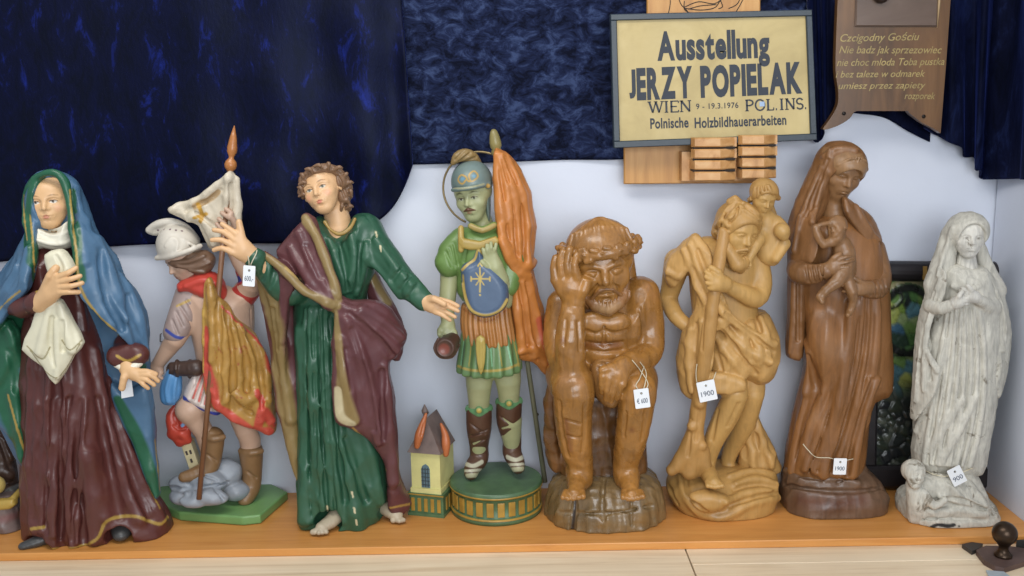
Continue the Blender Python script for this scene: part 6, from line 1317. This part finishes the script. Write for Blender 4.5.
ix = np.argsort(D, axis=2)[..., :2]; d1_ = np.take_along_axis(D, ix, 2); cell = ix[..., 0]; edge = d1_[..., 1]-d1_[..., 0]
pal_up = srgb([(70, 104, 58), (112, 138, 62), (150, 158, 84), (74, 110, 120), (60, 92, 112), (92, 120, 66), (128, 146, 100), (44, 62, 50)]); pal_dn = srgb([(40, 44, 42), (56, 60, 52), (72, 76, 66), (84, 88, 78), (34, 36, 38), (48, 54, 44)])
cu_ = pal_up[cell % 8]; cd_ = pal_dn[cell % 6]; t = np.clip((YY-362-8*np.sin(XX*.12))/26, 0, 1)[..., None]; col = (cu_*1.25*(1-t)+cd_*1.1*t)
tr = np.abs(np.hypot((XX-908)*1.0, (YY-318)*.8)-26) < 3.4; tr |= (np.abs(XX-882-(YY-330)*.03) < 3) & (YY > 318) & (YY < 380); tr |= (np.abs(XX-934+(YY-330)*.02) < 3.5) & (YY > 318) & (YY < 400); tr |= np.abs(np.hypot(XX-890, (YY-296)*1.2)-12) < 1.8
rim = (np.abs(np.hypot((XX-908)*1.0, (YY-318)*.8)-31) < 1.8) & (YY < 330)
col[tr] = srgb((36, 38, 36)); col[edge < .35] = srgb((30, 34, 32)); col = (col+np.roll(col, 1, 0)+np.roll(col, 1, 1)+np.roll(col, 2, 0)+np.roll(col, -1, 1))/5; col[rim] = srgb((156, 150, 110))
hgt = .004+.0015*np.clip(edge/3, 0, 1)+.003*tr+.004*t[..., 0]*np.clip(edge/4, 0, 1)
V = np.array([at(x, y, h) for x, y, h in zip(XX.ravel(), YY.ravel(), hgt.ravel())]); Fq = np.array([(j*nu+i, j*nu+i+1, (j+1)*nu+i+1, (j+1)*nu+i) for j in range(nv-1) for i in range(nu-1)])
link('picture', V, Fq, carved('glossy_picture_enamel', rough=.3, var=.25, bumpv=.15, nscale=40), K, True, col.reshape(-1, 3))
mb = MB(); slabm(mb, at, 864, 276, 992, 470, -.008, .003); mb.build('backing', M_blk, K)
# ---------------------------------------------------------------- price tags
M_tag = plain('white_card', (226, 228, 230), .6, var=.03, bumpv=.05); M_str = plain('white_string', (206, 196, 170), .8, bumpv=0); M_pen = plain('grey_pen', (84, 92, 106), .7, bumpv=0)
def price_tag(S, u, v, w, h, rot, txt, label, strings, lift=3.0, loop=None):
    c = S.hit(u, v); dr = ray(u, v); dr = dr/np.linalg.norm(dr)
    best = min(np.dot(S.hit(u+a*w*.45, v+b*h*.45)-CAM, fw) for a in (-1, 0, 1) for b in (-1, 0, 1))
    c = CAM+ray(u, v)*((best-lift*UNIT)/np.dot(ray(u, v), fw)); m = mmpx(c); a = math.radians(rot)
    ex = np.array([math.cos(a), 0, -math.sin(a)]); ez = np.array([math.sin(a), 0, math.cos(a)]); ny = np.array([0, -1., 0])
    W, H = w*m/2, h*m/2
    T = empty('price_tag', c, label, 'price tag', None)
    pts = []
    for sx, sz in ((1, 1), (-1, 1), (-1, -1), (1, -1)):
        for k in range(4):
            q = math.radians({(1, 1): 0, (-1, 1): 90, (-1, -1): 180, (1, -1): 270}[(sx, sz)]+k*30); r_ = .0022
            pts.append((sx*(W-r_)+r_*math.cos(q), sz*(H-r_)+r_*math.sin(q)))
    mb = MB(); mb.prism([c+ex*x+ez*z for x, z in pts], -ny*.0012); cd_ = mb.build('card', M_tag, T)
    mb = MB(); hp = c+ez*H*.55; mb.lathe(hp, [(.0026, 0), (.0026, .0006), (.0008, .0007)], 10, ny); mb.build('eyelet', plain('dark_eyelet', (50, 54, 62), .5, bumpv=0), cd_)
    lettering('price', M_pen, cd_, lambda x, y, hh: c+ex*(x-.5)*2*W-ez*(y-.5)*2*H+ny*hh, [(txt, .14, .86, .74, .24, .006, 0, 1.0)], .0006)
    for st in strings:
        q = [hp+ny*.001]
        ps = catmull([(u, v-h*.28, 0)]+[tuple(x) for x in st], 12)
        for (su, sv, l) in ps[6:]:
            hh = S.hit(su, sv); d2 = ray(su, sv); q.append(hh-d2/np.linalg.norm(d2)*max(l+.9, 1.7)*UNIT)
        mb = MB(); mb.tube(q, .0011, 6); mb.build('string', M_str, T, True)
    return T
price_tag(SD['john'], 249, 276, 12, 21, 6, '600,-', 'white price tag hanging at the raised hand of the apostle in green', [[(252, 262, 1.2), (256, 254, 1.2), (257, 250, 1)], [(249, 262, 1), (248, 256, 1)]])
price_tag(SD['christ'], 642, 398.5, 15, 20, -7, '€ 600', 'white price tag on the knee of the seated thorn-crowned man', [[(645, 384, 1.5), (646, 372, 1.5), (640, 362, 1)], [(648, 384, 1.2), (640, 370, 1.2), (632, 360, 1)], [(636, 386, 1.2), (640, 378, 1.2), (644, 366, 1)]])
price_tag(SD['bearer'], 707, 391, 18, 21, -12, '1900', 'white price tag hanging at the skirt of the bearded bearer', [[(698, 384, 1.2), (696, 374, 1.2), (697, 364, 1)], [(699, 385, 2.4), (697, 383, 2.4)], [(712, 382, 1.2), (716, 372, 1.2)]])
price_tag(SD['mother'], 840, 466.5, 13, 17, 2, '1900', 'white price tag tied across the hem of the walnut mother and child', [[(830, 458, 2), (816, 457, 4), (808, 450, 5), (803, 444, 6)], [(848, 460, 1.6), (853, 459, 1.6)]])
price_tag(SD['lady'], 957, 476, 14, 19, -28, '900', 'white price tag tied around the foot of the white plaster lady', [[(948, 476, 2), (936, 475, 2), (926, 471, 2)], [(962, 472, 1.5), (968, 470, 1.5), (973, 468, 1.5)]])
c = F1.at(127, 388, 24); mb = MB(); e1 = F1.px(7, 127, 386); mb.prism([c+np.array([-e1*.8, 0, e1*1.2]), c+np.array([e1*.7, 0, e1*1.4]), c+np.array([e1*.8, 0, -e1*1.2]), c+np.array([-e1*.9, 0, -e1*1.5])], (0, .0012, 0))
o = mb.build('price_tag', M_tag); tag(o, 'small blank white tag showing under the lowered hand of the mourning woman', 'price tag')
# ---------------------------------------------------------------- old door knob lying at the right
M_brz = plain('dark_bronze', (62, 48, 36), .32, .75, var=.2); M_lth = plain('rusty_brown_plate', (96, 76, 70), .55, .3, var=.25)
ZW = -0.019
kb = PZ(1003, 556, ZW+.012); D_ = empty('door_knob', (kb[0], kb[1], ZW), 'old bronze round door knob on a rusty plate at the lower right corner', 'door knob')
pl_ = [PZ(*q, ZW+.012) for q in [(976, 550), (986, 545.5), (1010, 546), (1036, 550), (1060, 560), (1030, 560), (1004, 568), (995, 566), (984, 560)]]
mb = MB(); mb.prism(pl_, (0, 0, -.0118)); mb.build('plate', M_lth, D_)
m_ = mmpx(kb); mb = MB(); mb.lathe(kb, [(8.5*m_, 0), (8.5*m_, 2*m_), (6.5*m_, 4*m_), (4.8*m_, 7*m_), (4.8*m_, 11*m_), (6.5*m_, 13*m_)]+[(12*m_*math.sin(t), 24*m_-12*m_*math.cos(t)) for t in np.linspace(.62, 3.12, 14)], 32); mb.build('knob', M_brz, D_, True)
pq = [PZ(*q, ZW+.010) for q in [(962, 544), (972, 542), (983, 543.5), (979, 548), (972, 551)]]
mb = MB(); mb.prism(pq, (0, 0, -.0098)); tag(mb.build('metal_strap', plain('dark_iron', (66, 62, 60), .5, .4)), 'dark iron strap end poking out behind the rusty knob plate', 'metal strap')
pq = [PZ(*q, ZW+.012) for q in [(1016, 545), (1040, 543), (1060, 550), (1062, 557), (1040, 548.5)]]
mb = MB(); mb.prism([p+np.array([0, 0, .012]) for p in pq], (0, 0, -.0235)); tag(mb.build('iron_fitting', plain('black_iron', (44, 44, 42), .5, .4)), 'black iron fitting cut off by the picture edge right of the knob', 'fitting')
pq = [PZ(*q, ZW+.004) for q in [(986, 570), (1004, 571.5), (1018, 582), (994, 588)]]
mb = MB(); mb.prism(pq, (0, 0, -.0038)); tag(mb.build('metal_sheet', plain('pale_grey_metal', (172, 184, 190), .4, .2)), 'small pale grey-blue sheet at the bottom edge under the knob', 'sheet')
# ---------------------------------------------------------------- cut-off base at the far left
F = Fig('statue_base', 'mauve and gold statue base with brown drapery, cut off by the left edge', 0.02, 2, 512)
b = F.S((112, 96, 92)); b.puff([(-60, 512), (-10, 496), (12, 494), (18, 502), (21, 516), (20, 545), (-60, 560)], 20, 20, 14, k=3, smooth=2, tmin=6); b.chisel(.8, 20); b.paint([(2, 520, 6), (20, 514, 6)], (120, 88, 86), soft=.8); F.make('base', b, M_paint, .0026)
gd = F.S((178, 148, 72)); gd.puff([(-40, 502), (15, 498), (17, 504), (12, 508), (-40, 514)], 34, 6, 4, k=2, smooth=0, tmin=2); gd.chain([(14, 498, 30, 3.5), (20, 491, 20, 3)], k=2); F.make('gilt_edge', gd, M_paint, .0022)
ob = F.S((182, 158, 92)); ob.ball(-3, 485, 26, 8, 9, 8); F.make('gilt_ball', ob, M_paint, .0022)
br = F.S((70, 50, 40)); br.chain([(-20, 430, -6, 16), (0, 450, -4, 11), (8, 456, -2, 7)], k=4, n=2); br.chain([(-20, 470, 0, 14), (2, 470, 2, 9), (10, 474, 2, 6)], k=4, n=2); br.puff([(-40, 430), (6, 432), (14, 460), (18, 490), (18, 500), (-40, 506)], -6, 14, 14, k=4); br.chain([(12, 492, 8, 8), (18, 489, 4, 6)], k=4); br.stroke([(0, 440, 1.6), (10, 468, 2)], mode='-', k=2); br.paint([(20, 490, 9), (10, 492, 6)], (82, 80, 76)); F.make('drapery', br, M_paint, .0026)
# ---------------------------------------------------------------- nails in the wall
for u, v, lb in ((162, 337, 'small bent nail in the white wall left of the helmeted soldier'), (427, 412, 'small nail head in the white wall above the chapel roof'), (537, 414, 'small nail head in the white wall right of the chapel soldier')):
    p = P(u, v, WY); mb = MB()
    if u == 162: mb.tube([p+np.array([0, .004, .010]), p+np.array([-.002, -.006, .008]), p+np.array([-.003, -.008, -.010]), p+np.array([.010, -.008, -.012])], .0012, 6)
    else: mb.lathe(p+np.array([0, .003, 0]), [(.002, 0), (.002, .006), (.0045, .006), (.0045, .008), (.001, .009)], 10, (0, -1, 0))
    tag(mb.build('nail', M_brz), lb, 'nail')
